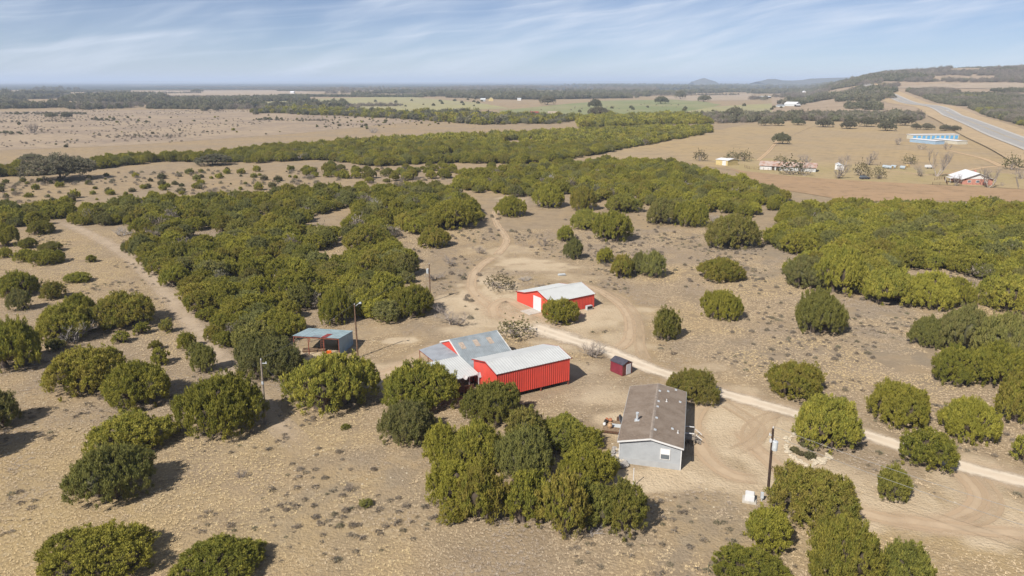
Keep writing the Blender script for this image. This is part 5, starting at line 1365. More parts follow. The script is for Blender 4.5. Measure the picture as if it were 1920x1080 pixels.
# things under the canopies
p = at(866, 737)
tr = empty('wooden_trailer', p, .53, 'dark brown boarded trailer bed parked under the white canopy', 'trailer')
for i in range(5): MB().box(-1.6, 1.6, -.93, -.88, .45 + i * .22, .65 + i * .22).make('board', M['darkwood'], tr)
MB().box(-1.6, 1.6, -.87, .9, .36, .45).make('bed', M['wood'], tr)
for x in (-.5, .5): MB().tube((x, -.96, .3), (x, -.80, .3), .34, k=12).make('wheel', M['rubber'], tr)
p = fr.m @ Vector((-2.2, 3.0, 0))
wb = empty('workbench', p, .53, 'wooden bench standing in the shade of the grey canopy', 'bench')
MB().box(-.5, .5, -1.2, 1.2, .8, .88).make('top', M['wood'], wb)
for x, y in ((-.4, -1.1), (.4, -1.1), (-.4, 1.1), (.4, 1.1)): MB().box(x - .05, x + .05, y - .05, y + .05, -.2, .8).make('leg', M['wood'], wb)
# --- the open blue shed
L, Wd, hf, hb = 8.256, 5.987, 3.30, 2.52
t = empty('open_shed', (-29.283, 113.044, 0), -.166, 'open-fronted pole shed with a pale blue-grey metal roof and one blue end wall', 'shed')
fr = Frame(t)
MB().sheet((-L - .1, -.12, hf), (.1, -.12, hf), (.1, Wd + .15, hb), (-L - .1, Wd + .15, hb), .5, .03).make('roof', M['blueroof'], t)
MB().sheet((0, 0, 0), (0, Wd, 0), (0, Wd, hb - .08), (0, 0, hf - .1), .62, .03).make('end_wall', M['blue'], t)
zr = lambda y: hf + (hb - hf) * (y + .12) / (Wd + .27)
mb = MB(); c = [(-3.15, -.16), (-2.25, -.16), (-2.25, 2.6), (-3.15, 2.6)]
mb.add([(x, y, zr(y) + .035) for x, y in c] + [(x, y, zr(y) + .06) for x, y in c], [(4, 5, 6, 7), (0, 1, 5, 4), (1, 2, 6, 5), (2, 3, 7, 6), (3, 0, 4, 7)])
mb.make('roof_patch', M['redsheet'], t, label='dull red sheet replacing one roof panel')
mb = MB(); c = [(-4.9, -.16), (-3.5, -.16), (-3.5, 1.2), (-4.9, 1.2)]
mb.add([(x, y, zr(y) + .035) for x, y in c] + [(x, y, zr(y) + .055) for x, y in c], [(4, 5, 6, 7), (0, 1, 5, 4), (1, 2, 6, 5), (2, 3, 7, 6), (3, 0, 4, 7)])
mb.make('roof_patch', M['galv'], t, label='darker grey roof sheet')
for x in (-L + .05, -5.6, -2.85, -.1):
    for y in (.06, Wd - .1): MB().box(x - .06, x + .06, y - .06, y + .06, -.3, zr(y) - .06).make('post', M['rust'], t)
MB().box(-L, 0, -.06, .06, hf - .26, hf - .1).make('beam', M['rust'], t)
for i in range(3): MB().box(-2.8, -.05, Wd - .06, Wd - .02, .1 + i * .8, .85 + i * .8).make('back_board', M['rust'], t)
la = empty('ladder', fr.m @ Vector((-2.85, -.55, 0)), -.166, 'rusty red ladder frame leaning at the front of the open shed', 'ladder')
for x in (-.28, .28): MB().tube((x, -.1, -.1), (x, .32, 3.0), .035).make('rail', M['rust'], la)
for i in range(7): MB().tube((-.28, -.05 + .055 * i, .3 + .4 * i), (.28, -.05 + .055 * i, .3 + .4 * i), .025).make('rung', M['rust'], la)
wg = empty('yard_machine', fr.m @ Vector((-2.2, .35, 0)), .4, 'small orange and red yard machine under the front of the open shed', 'yard machine')
MB().box(-.45, .45, -.3, .3, .35, .72).make('engine_cover', M['orange'], wg); MB().box(-.8, -.45, -.35, .35, .12, .42).make('deck', M['brightred'], wg)
for x in (-.5, .4):
    for y in (-.36, .30): MB().tube((x, y, .2), (x, y + .08, .2), .22, k=10).make('wheel', M['rubber'], wg)
MB().tube((.4, 0, .6), (.95, 0, 1.1), .03).make('handle', M['dark'], wg)
wp = empty('lumber_pile', fr.m @ Vector((-5.6, 2.2, 0)), .2, 'low pile of brown boards in the shade of the open shed', 'lumber')
for i in range(12):
    MB().box(-1.8 + random.uniform(-.3, .3), 1.6 + random.uniform(-.3, .3), -.9 + (i % 5) * .36, -.62 + (i % 5) * .36, -.05 + (i // 5) * .14, .06 + (i // 5) * .14).make('board', M['darkwood' if i % 2 else 'wood'], wp)
wp = empty('lumber_pile', fr.m @ Vector((-6.4, -1.6, 0)), .9, 'grey poles lying on the ground in front of the open shed', 'lumber')
for i in range(5): MB().tube((-1.8, i * .2, .08), (1.9, i * .22 + random.uniform(-.3, .3), .08), .07).make('log', M['polegrey'], wp)
# --- the small maroon shed
Wd, L, he, hr = 2.225, 2.735, 1.827, 2.347
t = empty('garden_shed', (19.30, 105.984, 0), .653, 'small maroon garden shed with a dark roof and a white door by the gravel road', 'shed')
gp = [(-Wd + .05, 0), (-Wd + .05, he - .02), (-Wd / 2, hr - .06), (-.05, he - .02), (-.05, 0)]
MB().prism(gp, 0, .06).make('gable_wall', M['brownfront'], t)
MB().prism(gp, L - .06, L).make('gable_wall', M['brownfront'], t)
for x0 in (-Wd + .02, -.08):
    for i in range(7): MB().box(x0, x0 + .06, .07, L - .07, i * .25 + .01, i * .25 + .24).make('siding_board', M['maroon'], t)
MB().prism([(-Wd - .06, he - .03), (-Wd - .06, he + .03), (-Wd / 2, hr + .03), (-Wd / 2, hr - .04)], -.1, L + .1).make('roof', M['blackroof'], t)
MB().prism([(-Wd / 2 + .003, hr - .04), (-Wd / 2 + .003, hr + .03), (.06, he + .03), (.06, he - .03)], -.1, L + .1).make('roof', M['blackroof'], t)
dr = MB().box(-1.38, -.35, -.05, -.003, .04, 1.74).make('door', M['whitedoor'], t)
MB().box(-1.28, -1.22, -.09, -.052, .85, .95).make('handle', M['steel'], dr)
MB().box(-Wd + .1, -.1, .1, L - .1, -.3, .02).make('floor', M['wood'], t)
# --- the grey house
Wd, L, he, hr = 7.86, 16.39, 3.0, 3.84
t = empty('mobile_home', (20.5, 76.117, 0), -.25, 'pale grey sided house with a long brown shingle roof in the right foreground', 'house')
fr = Frame(t)
xa, xb, hw_ = -Wd + .22, -.22, 2.82
sl = (hr - he) / (Wd / 2)
bm = MB(); z = .72; step = .17
while z < hr - .2:
    z1 = min(z + step, hr - .15)
    xr = lambda zz_: max(0, (zz_ - hw_) / sl)
    a0, a1 = xa + xr(z), xb - xr(z); b0, b1 = xa + xr(z1), xb - xr(z1)
    if a1 - a0 < .3: break
    bm.add([(a0, .10, z), (a1, .10, z), (b1, .125, z1), (b0, .125, z1), (a0, .16, z), (a1, .16, z)], [(0, 1, 2, 3), (4, 5, 1, 0)])
    z = z1
bm.make('gable_wall', M['siding'], t)
bm = MB().prism([(xa, .0), (xa, hw_), (-Wd / 2, hr - .12), (xb, hw_), (xb, .0)], .17, .25); bm.make('wall_frame', M['siding'], t)
MB().prism([(xa, .0), (xa, hw_), (-Wd / 2, hr - .12), (xb, hw_), (xb, .0)], L - .35, L - .25).make('gable_wall', M['siding'], t)
MB().box(xa, xb, .08, .165, -.3, .715).make('skirting', M['skirt'], t)
for x in (xa, xb - .08): MB().box(x, x + .08, .26, L - .36, .72, hw_).make('wall', M['siding'], t)
for x in (xa + .01, xb - .09): MB().box(x, x + .08, .26, L - .36, -.3, .715).make('skirting', M['skirt'], t)
for x in (xa - .03, xb - .07): MB().box(x, x + .10, .06, .17, -.1, hw_ - .02).make('corner_trim', M['white'], t)
def slab_roof(s0, s1, name, up=0.0):
    V, F = [], []
    mb = MB()
    mb.prism([(s0[0], s0[1] - .1), (s0[0], s0[1] + .02), (s1[0], s1[1] + .02), (s1[0], s1[1] - .1)], -.18, L + .1); return mb.make(name, M['shingle'], t)
slab_roof((-Wd, he), (-Wd / 2 - .002, hr), 'roof'); slab_roof((-Wd / 2 + .002, hr), (0, he), 'roof')
MB().prism([(-Wd / 2 - .2, hr - .01), (-Wd / 2, hr + .06), (-Wd / 2 + .2, hr - .01)], -.19, L + .11).make('ridge_cap', plain('ridge_shingle', (0.245, 0.205, 0.172), .9, .15, 2), t)
for (xa_, za), (xb_, zb) in (((-Wd, he), (-Wd / 2 - .002, hr)), ((-Wd / 2 + .002, hr), (0, he))):
    MB().prism([(xa_, za - .2), (xa_, za + .01), (xb_, zb + .01), (xb_, zb - .2)], -.23, -.183).make('fascia', M['white'], t)
    MB().prism([(xa_, za - .2), (xa_, za + .01), (xb_, zb + .01), (xb_, zb - .2)], L + .103, L + .15).make('fascia', M['white'], t)
for xe in (-Wd - .05, .003): MB().box(xe, xe + .047, -.18, L + .1, he - .16, he - .01).make('gutter', M['skirt'], t)
wn_ = MB().box(-2.72, -1.52, .03, .12, 1.12, 2.56).make('window', M['white'], t)
MB().box(-2.62, -1.62, .015, .029, 1.22, 1.80).make('pane', M['glass'], wn_)
MB().box(-2.62, -1.62, .015, .029, 1.88, 2.46).make('pane', M['blind'], wn_)
nr = Vector((sl, 0, 1)).normalized(); nlft = Vector((-sl, 0, 1)).normalized()
zc_ = (4.153, 1100, 640)
for zx, zy in ((570, 388), (635, 391), (695, 380), (560, 468), (728, 474), (553, 509), (545, 597), (533, 690), (668, 683)):
    p = fr.on(1100 + zx / 4.153, 640 + zy / 4.153, (0, 0, he + .02), nr)
    MB().prism([(p.x - .16, p.z + .16 * sl), (p.x - .14, p.z + .16 * sl + .12), (p.x + .16, p.z - .16 * sl + .10), (p.x + .16, p.z - .16 * sl)], p.y - .15, p.y + .15).make('roof_vent', M['steel'], t)
for zx, zy in ((622, 470), (710, 715)):
    p = fr.on(1100 + zx / 4.153, 640 + zy / 4.153, (0, 0, he + .02), nr)
    MB().tube((p.x, p.y, p.z - .05), (p.x, p.y, p.z + .38), .06, k=8).tube((p.x, p.y, p.z - .02), (p.x, p.y, p.z + .05), .14, k=8).make('vent_pipe', M['white'], t)
p = fr.on(1100 + 392 / 4.153, 640 + 615 / 4.153, (-Wd, 0, he + .02), nlft)
ch = MB().tube((p.x, p.y, p.z - .1), (p.x, p.y, p.z + .85), .13, k=10).make('chimney', M['steel'], t)
MB().tube((p.x, p.y, p.z + .88), (p.x, p.y, p.z + 1.1), .2, k=10).make('chimney_cap', M['steel'], ch)
MB().box(p.x - .3, p.x + .3, p.y - .3, p.y + .3, p.z - .12, p.z + .08).make('flashing', M['steel'], ch)
# porch steps on the shaded side
st = empty('porch', fr.m @ Vector((-.15, 7.6, 0)), -.25, 'pale wooden porch landing with steps and rails on the shaded side of the grey house', 'porch')
for i in range(8): MB().box(.03, 1.5, -1.0 + i * .25, -1.0 + i * .25 + .23, .76, .80).make('floor_board', M['polegrey'], st)
for i in range(3): MB().box(1.5 + i * .28, 1.76 + i * .28, -.7, .7, .52 - i * .2, .57 - i * .2).make('step', M['polegrey'], st)
for x, y in ((.1, -.95), (1.45, -.95), (.1, .95), (1.45, .95)): MB().box(x - .05, x + .05, y - .05, y + .05, -.3, 1.75).make('post', M['polegrey'], st)
for y in (-.95, .95): MB().box(.15, 1.4, y - .04, y + .04, 1.6, 1.7).make('rail', M['white'], st)
for y in (-.72, .72): MB().tube((1.5, y, 1.5), (2.4, y, .8), .05).make('rail', M['white'], st)
# deck on the sunny side
dp_ = fr.loc(1145, 798, .4)
dk = empty('wooden_deck', fr.m @ Vector((-Wd + .15, dp_.y, 0)), -.25, 'low weathered wooden deck cluttered with pots beside the grey house', 'deck')
for i in range(11): MB().box(-2.9, -.05, -1.55 + i * .29, -1.55 + i * .29 + .27, .36, .41).make('floor_board', M['wood'], dk)
for i in range(5): MB().box(-1.9 , -.5, -.35 + i * .2, -.35 + i * .2 + .18, .414, .44).make('painted_board', M['tin'], dk)
MB().box(-2.9, -.05, -1.60, -1.555, .1, .41).make('skirt_board', M['darkwood'], dk)
for x, y in ((-2.8, -1.45), (-.15, -1.45), (-2.8, 1.45), (-.15, 1.45)): MB().box(x - .06, x + .06, y - .06, y + .06, -.3, .355).make('post', M['wood'], dk)
def pot(x, y, z, r, h, mat, label, prof=((.55, 0), (.95, .35), (1.0, .6), (.6, .9), (.7, 1.0))):
    k = 12; V, F = [], []
    for pr, pz in prof:
        for i in range(k): V.append((r * pr * math.cos(6.2832 * i / k), r * pr * math.sin(6.2832 * i / k), h * pz))
    for j in range(len(prof) - 1):
        for i in range(k): F.append((j * k + i, j * k + (i + 1) % k, (j + 1) * k + (i + 1) % k, (j + 1) * k + i))
    F.append(tuple(range(k))[::-1]); F.append(tuple((len(prof) - 1) * k + i for i in range(k)))
    p_ = dk.matrix_basis @ Vector((x, y, z))
    return ob('plant_pot', mkmesh('plant_pot', np.array(V), F, mat), None, p_, 0, label=label, cat='pot', group='pots on and beside the deck')
pot(-1.95, -.75, .415, .34, .8, M['tanpot'], 'big-bellied tan pot in the middle of the wooden deck')
pot(-2.6, 1.3, .415, .25, .4, M['clay'], 'terracotta pot at the back left of the deck')
pot(-2.1, 1.2, .415, .28, .45, M['clay'], 'orange terracotta pot at the back of the deck, right of the other one')
pot(-2.65, .55, .415, .28, .5, M['dark'], 'black pot on the left part of the deck')
pot(-2.75, -.2, .415, .22, .42, M['white'], 'white pot at the left edge of the deck')
pot(-1.1, 1.9, -.05, .25, .9, M['darkwood'], 'dark barrel on the ground behind the deck, left one', ((.85, 0), (1, .5), (.85, 1), (.8, 1)))
pot(-.2, 1.95, -.05, .25, .9, M['darkwood'], 'dark barrel on the ground behind the deck, right one', ((.85, 0), (1, .5), (.85, 1), (.8, 1)))
tb = empty('round_table', dk.matrix_basis @ Vector((-.42, -.15, .415)), -.25, 'dark round table folded against the house wall on the deck', 'table')
MB().tube((-.1, 0, .95), (.0, 0, 1.0), .85, k=18).make('tabletop', M['carpaint'], tb); MB().tube((.1, 0, 0), (.02, 0, .9), .05).make('leg', M['dark'], tb)
def heap(name, pts, meshes, label, cat, smin, smax, group=None):
    r = random.Random(len(pts)); c = np.mean([p[:2] for p in pts], 0)
    root = empty(name, (c[0], c[1], 0), 0, label, cat, group)
    for p in pts:
        o = ob('stone', r.choice(meshes), root, (p[0] - c[0], p[1] - c[1], p[2]), r.uniform(0, 6.28)); s = r.uniform(smin, smax); o.scale = (s * r.uniform(.8, 1.3), s, s * r.uniform(.7, 1.1))
    return root
pts = []
for u, v in [(1152, 842), (1158, 846), (1163, 850), (1150, 852), (1156, 856), (1162, 858), (1167, 860), (1152, 862), (1158, 866), (1164, 868), (1169, 868), (1160, 874), (1166, 875), (1155, 872), (1172, 872), (1148, 858)]:
    x, y = g2(u, v); pts.append((x, y, .12 + .25 * random.random())); pts.append((x + random.uniform(-.4, .4), y + random.uniform(-.4, .4), .05))
heap('rubble_heap', pts, GROCK + ROCK[:1], 'heap of grey and white rubble at the left front corner of the grey house', 'rubble', .25, .5)
pts = []
ring = [(1489, 815), (1484, 819), (1480, 824), (1477, 829), (1475, 835), (1474, 841), (1477, 848), (1482, 855), (1488, 858), (1493, 861), (1499, 865), (1504, 869), (1512, 874), (1518, 876), (1524, 873), (1529, 869), (1534, 867), (1540, 870), (1544, 864), (1549, 860), (1553, 856), (1556, 860), (1550, 852), (1545, 869), (1537, 862), (1528, 864)]
for u, v in ring:
    x, y = g2(u, v); pts.append((x, y, .05)); pts.append((x + random.uniform(-.35, .35), y + random.uniform(-.3, .3), .02))
heap('stone_ring', pts, ROCK, 'ring of pale limestone rocks round a garden bed under the brown-tinged juniper', 'stone ring', .22, .42)
for i, (u, v, w, tp) in enumerate([(1508, 838, 14, 828), (1520, 845, 12, 838), (1518, 862, 22, 848), (1490, 848, 16, 838), (1502, 855, 14, 846)]):
    me = SHR[i % 4]; place('garden_plant', me, 1.2, 1.3, u, v, w, tp, ['grey-green plant at the back of the stone-ringed bed', 'blue-green plant in the middle of the stone-ringed bed', 'largest tan-green clump in the stone-ringed bed', 'brown plant at the left of the stone-ringed bed', 'small brown plant at the front left of the stone-ringed bed'][i], 'plant', 'plants in the stone ring')
p = at(1187, 911); wp = empty('pipe_post', p, 0, 'slim white pipe standing upright in front of the grey house', 'post')
MB().tube((0, 0, -.2), (0, 0, 2.2), .05, k=8).make('pipe', M['white'], wp); MB().tube((0, 0, 2.2), (0, 0, 2.28), .07, k=8).make('cap', M['white'], wp)
p = at(1405, 938); ub = empty('utility_cabinet', p, -.35, 'white utility cabinet on a concrete pad by the transformer pole', 'cabinet')
MB().box(-.75, .75, -.65, .65, -.3, .12).make('pad', M['concrete'], ub); MB().prism([(-.5, .12), (-.5, .85), (-.42, .95), (.42, .95), (.5, .85), (.5, .12)], -.42, .42).make('housing', M['white'], ub); MB().box(-.46, .46, -.45, -.425, .2, .8).make('door', M['whitedoor'], ub)
p = at(1428, 938); ub = empty('meter_box', p, -.2, 'small grey meter box on a stub post at the foot of the transformer pole', 'meter box')
MB().box(-.16, .16, -.12, .12, .3, 1.0).make('box', M['steel'], ub); MB().box(-.05, .05, -.05, .05, -.3, .3).make('post', M['steel'], ub)
# brush piles
me = DEAD_M[1]; r0, h0 = dims(me)
place('brush_pile', me, r0, h0, 1112, 1010, 52, 992, 'flat grey pile of cut brush in front of the grove', 'brush pile')
me = DEAD_M[2]; r0, h0 = dims(me)
bp = place('brush_pile', mkmesh('brush_pile', *branch_arrays(350, 2.0, 1.0, 4, .06, 8, 3, 3, .2, .3), M['bark']), r0, h0, 1262, 667, 22, 655, 'small dark brush pile on the grass across the gravel road', 'brush pile')
place('brush_pile', DEAD_M[0], *dims(DEAD_M[0]), 985, 530, 34, 518, 'grey heap of scrap wood behind the far red barn', 'brush pile')
p = at(1053, 516); tr = empty('scrap_heap', p, .2, 'small pale metal sheet pile lying behind the far red barn', 'scrap')
for i in range(3): MB().box(-.9 + .1 * i, .9, -.5, .5, .05 + i * .1, .12 + i * .1).make('sheet', M['tin'], tr)
# --- utility poles and cables
def pole(u, v, h, r, mat, label, lean=(0, 0)):
    t = empty('utility_pole', at(u, v), 0, label, 'utility pole', 'utility poles')
    MB().tube((0, 0, -.5), (lean[0], lean[1], h), r, r * .72, k=10).make('shaft', mat, t); return t
def insul(t, x, y, z): return MB().tube((x, y, z), (x, y, z + .22), .07, .04, k=8).make('insulator', M['white'], t)
P1 = pole(498, 790, 9.1, .17, M['polegrey'], 'nearest grey wooden utility pole, in the left foreground', (.25, 0)); insul(P1, .25, 0, 9.1)
MB().box(.2, 1.0, -.05, .05, 8.55, 8.65).make('bracket', M['steel'], P1); insul(P1, .9, 0, 8.65); MB().box(.06, .30, -.22, .0, 5.6, 6.0).make('meter_box', M['steel'], P1)
P2 = pole(671, 670, 9.4, .16, M['pole'], 'brown wooden pole with a yard lamp arm beside the open blue shed'); a_ = MB().tube((0, 0, 9.0), (.9, .3, 9.7), .04).make('lamp_arm', M['steel'], P2); MB().tube((.9, .3, 9.72), (.95, .3, 9.5), .16, .22, k=10).make('lamp_head', M['steel'], P2); insul(P2, 0, 0, 9.4)
P3 = pole(807, 565, 8.2, .15, M['pole'], 'wooden pole with a white transformer in the distance, by the clearing'); insul(P3, 0, 0, 8.2); MB().tube((-.38, -.1, 6.2), (-.38, -.1, 7.2), .26, k=12).make('transformer', M['tin'], P3)
P4 = pole(1440, 925, 8.2, .17, M['darkpole'], 'dark wooden pole with a pale transformer can in the right foreground', (-.25, 0))
tf = MB().tube((.02, -.38, 5.7), (.02, -.38, 6.75), .30, k=14).make('transformer', M['tin'], P4); MB().tube((.02, -.38, 6.75), (.02, -.38, 6.83), .32, .2, k=14).make('lid', M['steel'], tf)
MB().tube((-.12, -.38, 6.8), (-.14, -.40, 7.15), .05, k=8).make('bushing', M['white'], tf); MB().box(-.50, -.30, -.15, .05, 6.5, 6.9).make('fuse_cutout', M['white'], P4); MB().box(-.6, -.2, -.03, .03, 7.3, 7.4).make('bracket', M['steel'], P4); insul(P4, -.55, 0, 7.4); insul(P4, -.25, 0, 8.2)
def cable(a, b, sag, label, r=.016):
    a, b = Vector(a), Vector(b); pts = [a.lerp(b, i / 14) - Vector((0, 0, sag * 4 * (i / 14) * (1 - i / 14))) for i in range(15)]
    mb = MB()
    for i in range(14): mb.tube(pts[i], pts[i + 1], r, k=4, cap=False)
    o = mb.make('overhead_cable', M['cable']); return tag(o, label, 'cable', 'overhead cables')
top = lambda P, z, dx=0: (P.location.x + dx, P.location.y, z)
cable(top(P1, 9.3, .25), top(P2, 9.6), .5, 'overhead cable from the nearest grey pole to the yard lamp pole')
cable(top(P2, 9.5), top(P3, 8.4), .7, 'overhead cable from the yard lamp pole to the pole by the clearing')
cable(top(P4, 8.4, -.25), (62, 44, 8.3), 1.0, 'upper overhead cable running off to the right from the transformer pole', .022)
cable(top(P4, 7.2, 0), (60, 44.5, 7.2), 1.0, 'lower overhead cable running off to the right from the transformer pole', .022)
cable(top(P1, 8.8, .2), (P1.location.x + 6.2, P1.location.y + 1.2, 0), .05, 'guy wire slanting to the ground from the nearest grey pole', .012)

# ------------------------------------------------------------------ the neighbouring farm and far buildings
def block(name, label, cat, a, b, dp, he, hr, wall, roof, gable_front=False, wins=0, door=None, ov=.3, group=None, hr_back=None):
    """a, b: photo points of the two front base corners; ridge runs along the front or away from it"""
    A, B = np.array(at(*a)), np.array(at(*b)); d = B - A; Wd = float(np.hypot(d[0], d[1])); rz = math.atan2(d[1], d[0])
    t = empty(name, A, rz, label, cat, group)
    if gable_front:
        gp = [(0, -.3), (0, he), (Wd / 2, hr - .08), (Wd, he), (Wd, -.3)]
        MB().prism(gp, 0, .12).make('gable_wall', wall, t); MB().prism(gp, dp - .12, dp).make('gable_wall', wall, t)
        for x in (0.003, Wd - .103): MB().box(x, x + .1, .125, dp - .125, -.3, he - .02).make('wall', wall, t)
        s = (hr - he) / (Wd / 2)
        MB().prism([(-ov, he - ov * s), (-ov, he - ov * s + .12), (Wd / 2 - .002, hr + .12), (Wd / 2 - .002, hr)], -ov, dp + ov).make('roof', roof, t)
        MB().prism([(Wd / 2 + .002, hr), (Wd / 2 + .002, hr + .12), (Wd + ov, he - ov * s + .12), (Wd + ov, he - ov * s)], -ov, dp + ov).make('roof', roof, t)
    else:
        gp = [(0, -.3), (0, he), (dp / 2, hr - .08), (dp, he), (dp, -.3)]
        MB().prism(gp, 0, .12, 'x').make('gable_wall', wall, t); MB().prism(gp, Wd - .12, Wd, 'x').make('gable_wall', wall, t)
        for y in (0.003, dp - .103): MB().box(.125, Wd - .125, y, y + .1, -.3, he - .02).make('wall', wall, t)
        s = (hr - he) / (dp / 2)
        MB().prism([(-ov, he - ov * s), (-ov, he - ov * s + .12), (dp / 2 - .002, hr + .12), (dp / 2 - .002, hr)], -ov, Wd + ov, 'x').make('roof', roof, t)
        MB().prism([(dp / 2 + .002, hr), (dp / 2 + .002, hr + .12), (dp + ov, he - ov * s + .12), (dp + ov, he - ov * s)], -ov, Wd + ov, 'x').make('roof', roof, t)
    for i in range(wins):
        x = Wd * (i + .8) / (wins + .6)
        w = MB().box(x - .7, x + .7, -.06, -.003, .95, 2.1).make('window', M['white'], t); MB().box(x - .58, x + .58, -.08, -.062, 1.05, 2.0).make('pane', M['glass'], w)
    for x0, x1, z1, mt in (door or []): MB().box(x0 * Wd, x1 * Wd, -.055, -.003, .0, z1).make('door', mt, t)
    return t, Wd
ranch, Wd = block('farmhouse', 'salmon brick house with a bright white gabled roof in the neighbouring farmyard', 'house', (1804, 346), (1860, 347.5), 15, 2.7, 5.2, M['brick'], M['roofwhite'], True, 3, ov=1.0)
MB().prism([(-.5, 2.72), (Wd / 2, 5.05), (Wd + .5, 2.72)], -.06, -.003).make('gable_board', M['white'], ranch)
MB().box(-4.2, -1.0, 3, 9, 2.3, 2.42).make('porch_roof', M['white'], ranch)
for x, y in ((-4.1, 3.1), (-4.1, 8.9)): MB().box(x, x + .12, y, y + .12, -.3, 2.3).make('porch_post', M['white'], ranch)
MB().box(Wd * .55, Wd * .55 + .8, 7, 7.8, 4.7, 5.9).make('chimney', M['brick'], ranch)
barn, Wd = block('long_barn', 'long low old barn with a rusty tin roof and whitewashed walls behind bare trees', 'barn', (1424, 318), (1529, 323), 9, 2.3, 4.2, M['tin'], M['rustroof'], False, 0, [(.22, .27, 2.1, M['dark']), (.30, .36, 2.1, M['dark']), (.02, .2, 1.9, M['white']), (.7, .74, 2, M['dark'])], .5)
MB().box(.3, Wd * .26, -.06, -.004, 1.92, 2.26).make('painted_opening', M['dark'], barn)  # near-black strip paints the shade of an opening; the wall behind is closed
cb, Wd = block('small_barn', 'small cream barn with a white door and pale roof at the left of the farmyard', 'barn', (1342, 308.5), (1364, 311), 9, 2.9, 3.5, M['yellow'], M['roofwhite'], False, 0, [(.55, .85, 2.5, M['white'])])
cb2, Wd = block('open_shed', 'dark open-sided shed attached to the right of the small cream barn', 'shed', (1366, 309.5), (1380, 308), 8, 2.7, 3.0, M['dark'], M['roofwhite'])  # closed walls, coloured near-black for the shade inside open sides
block('white_shed', 'left, taller one of the two white sheds behind the wide bare tree', 'shed', (1565, 318), (1572, 318.4), 3, 3.0, 3.4, M['white'], M['roofwhite'], True, group='white farm sheds')
block('white_shed', 'right, lower one of the two white sheds behind the wide bare tree', 'shed', (1573.5, 319.5), (1581.5, 319.5), 3, 2.6, 3.0, M['white'], M['tin'], True, group='white farm sheds')
# storage row with blue doors and two storage buildings
A, B = np.array(at(1710, 261.2)), np.array(at(1797, 260.4)); d = B - A; rz = math.atan2(d[1], d[0]); Wd = float(np.hypot(*d[:2]))
t = empty('storage_row', A, rz, 'long low storage row with a line of sky-blue roller doors near the highway', 'storage building')
MB().box(0, Wd, 0, 7, -.3, 3.5).make('wall', M['cream'], t); MB().box(-.3, Wd + .3, -.3, 7.3, 3.503, 3.75).make('roof', M['roofwhite'], t)
for i in range(10):
    x = Wd * (i + .5) / 10
    dr_ = MB().box(x - 1.3, x + 1.3, -.08, -.004, 0, 2.8).make('roller_door', M['skydoor'], t)
s1, Wd = block('storage_building', 'dusty blue flat-roofed storage building in front of the blue-door row', 'storage building', (1753, 271), (1770.5, 270.5), 24, 2.5, 2.75, M['bluewall'], M['roofwhite'], True, group='flat storage buildings')
s2, Wd = block('storage_building', 'cream flat-roofed storage building at the right end of the blue-door row', 'storage building', (1794, 271), (1813.5, 270.5), 22, 2.5, 2.75, M['cream'], M['roofwhite'], True, group='flat storage buildings')
for i, (u, v, lab) in enumerate([(1665, 316.5, 'first silver-wrapped round bale from the left in the farmyard'), (1673, 317.5, 'second silver-wrapped round bale from the left in the farmyard'), (1681, 316.5, 'third silver-wrapped round bale from the left in the farmyard'), (1698, 318, 'silver-wrapped round bale standing apart on the right in the farmyard')]):
    t = empty('hay_bale', at(u, v), .45, lab, 'hay bale', 'wrapped round bales')
    MB().tube((0, 0, .95), (0, 3.0, .95), 0.9, k=14, cap=False).make('wrap', M['wrap'], t); MB().tube((0, .05, .95), (0, 2.95, .95), .88, k=14).make('hay_end', M['hay'], t)
t = empty('hay_bale', at(1704, 314), .3, 'bare tan round bale behind the wrapped ones', 'hay bale'); MB().tube((0, 0, .8), (0, 1.5, .8), .85, k=12).make('hay_end', M['hay'], t)
def vehicle(name, label, cat, u, v, rz, L, mat, van=False, xyz=None):
    t = empty(name, xyz or at(u, v), rz, label, cat)
    h = L / 4.6
    MB().prism([(-L / 2, .35 * h), (-L / 2, .95 * h), (-L * .2, 1.02 * h), (L * .46, 1.0 * h), (L / 2, .8 * h), (L / 2, .35 * h)], -.9, .9).make('body', mat, t)
    MB().prism([(-L * .46, .95 * h), (-L * .40, 1.65 * h), (L * .08, 1.65 * h), (L * .24, 1.0 * h)], -.78, .78).make('cabin', M['glass'], t)
    MB().prism([(-L * .41, 1.652 * h), (-L * .40, 1.72 * h), (L * .07, 1.72 * h), (L * .09, 1.652 * h)], -.76, .76).make('roof', mat, t)
    for x in (-L * .3, L * .3):
        for y in (-.93, .73): MB().tube((x, y, .34 * h), (x, y + .2, .34 * h), .34 * h, k=10).make('wheel', M['rubber'], t)
    return t
vehicle('parked_car', 'dark vehicle parked in the dry grass under a bare tree at the farm', 'vehicle', 1621, 336, .1, 4.8, M['carpaint'])
k_ = min(range(len(ctr)), key=lambda i: abs(540 - FPX * ((ctr[i][1] * SP - H * CP) / (ctr[i][1] * CP + H * SP)) - 208)); cp_ = ctr[5] * .62 + ctr[6] * .38 + Nr[5] * 3.2
hd = math.atan2(*(ctr[6] - ctr[5])[::-1])
vehicle('moving_car', 'lone pale car driving on the highway', 'car', 0, 0, hd, 4.8, M['carwhite'], xyz=(cp_[0], cp_[1], float(hgt(*cp_)) + 1.12))
t = empty('farm_trailer', at(1741, 316), 0, 'white farm trailer in front of the storage field by the tall bare tree', 'trailer')
MB().box(-1.8, 1.8, -.9, .9, .7, .95).make('bed', M['tin'], t); MB().box(-1.8, 1.8, -.95, -.905, .95, 1.9).make('side_panel', M['white'], t); MB().box(-1.8, 1.8, .905, .95, .95, 1.9).make('side_panel', M['white'], t)
for x in (-1, 1): MB().tube((x, -1.05, .35), (x, -.8, .35), .36, k=10).make('wheel', M['rubber'], t)
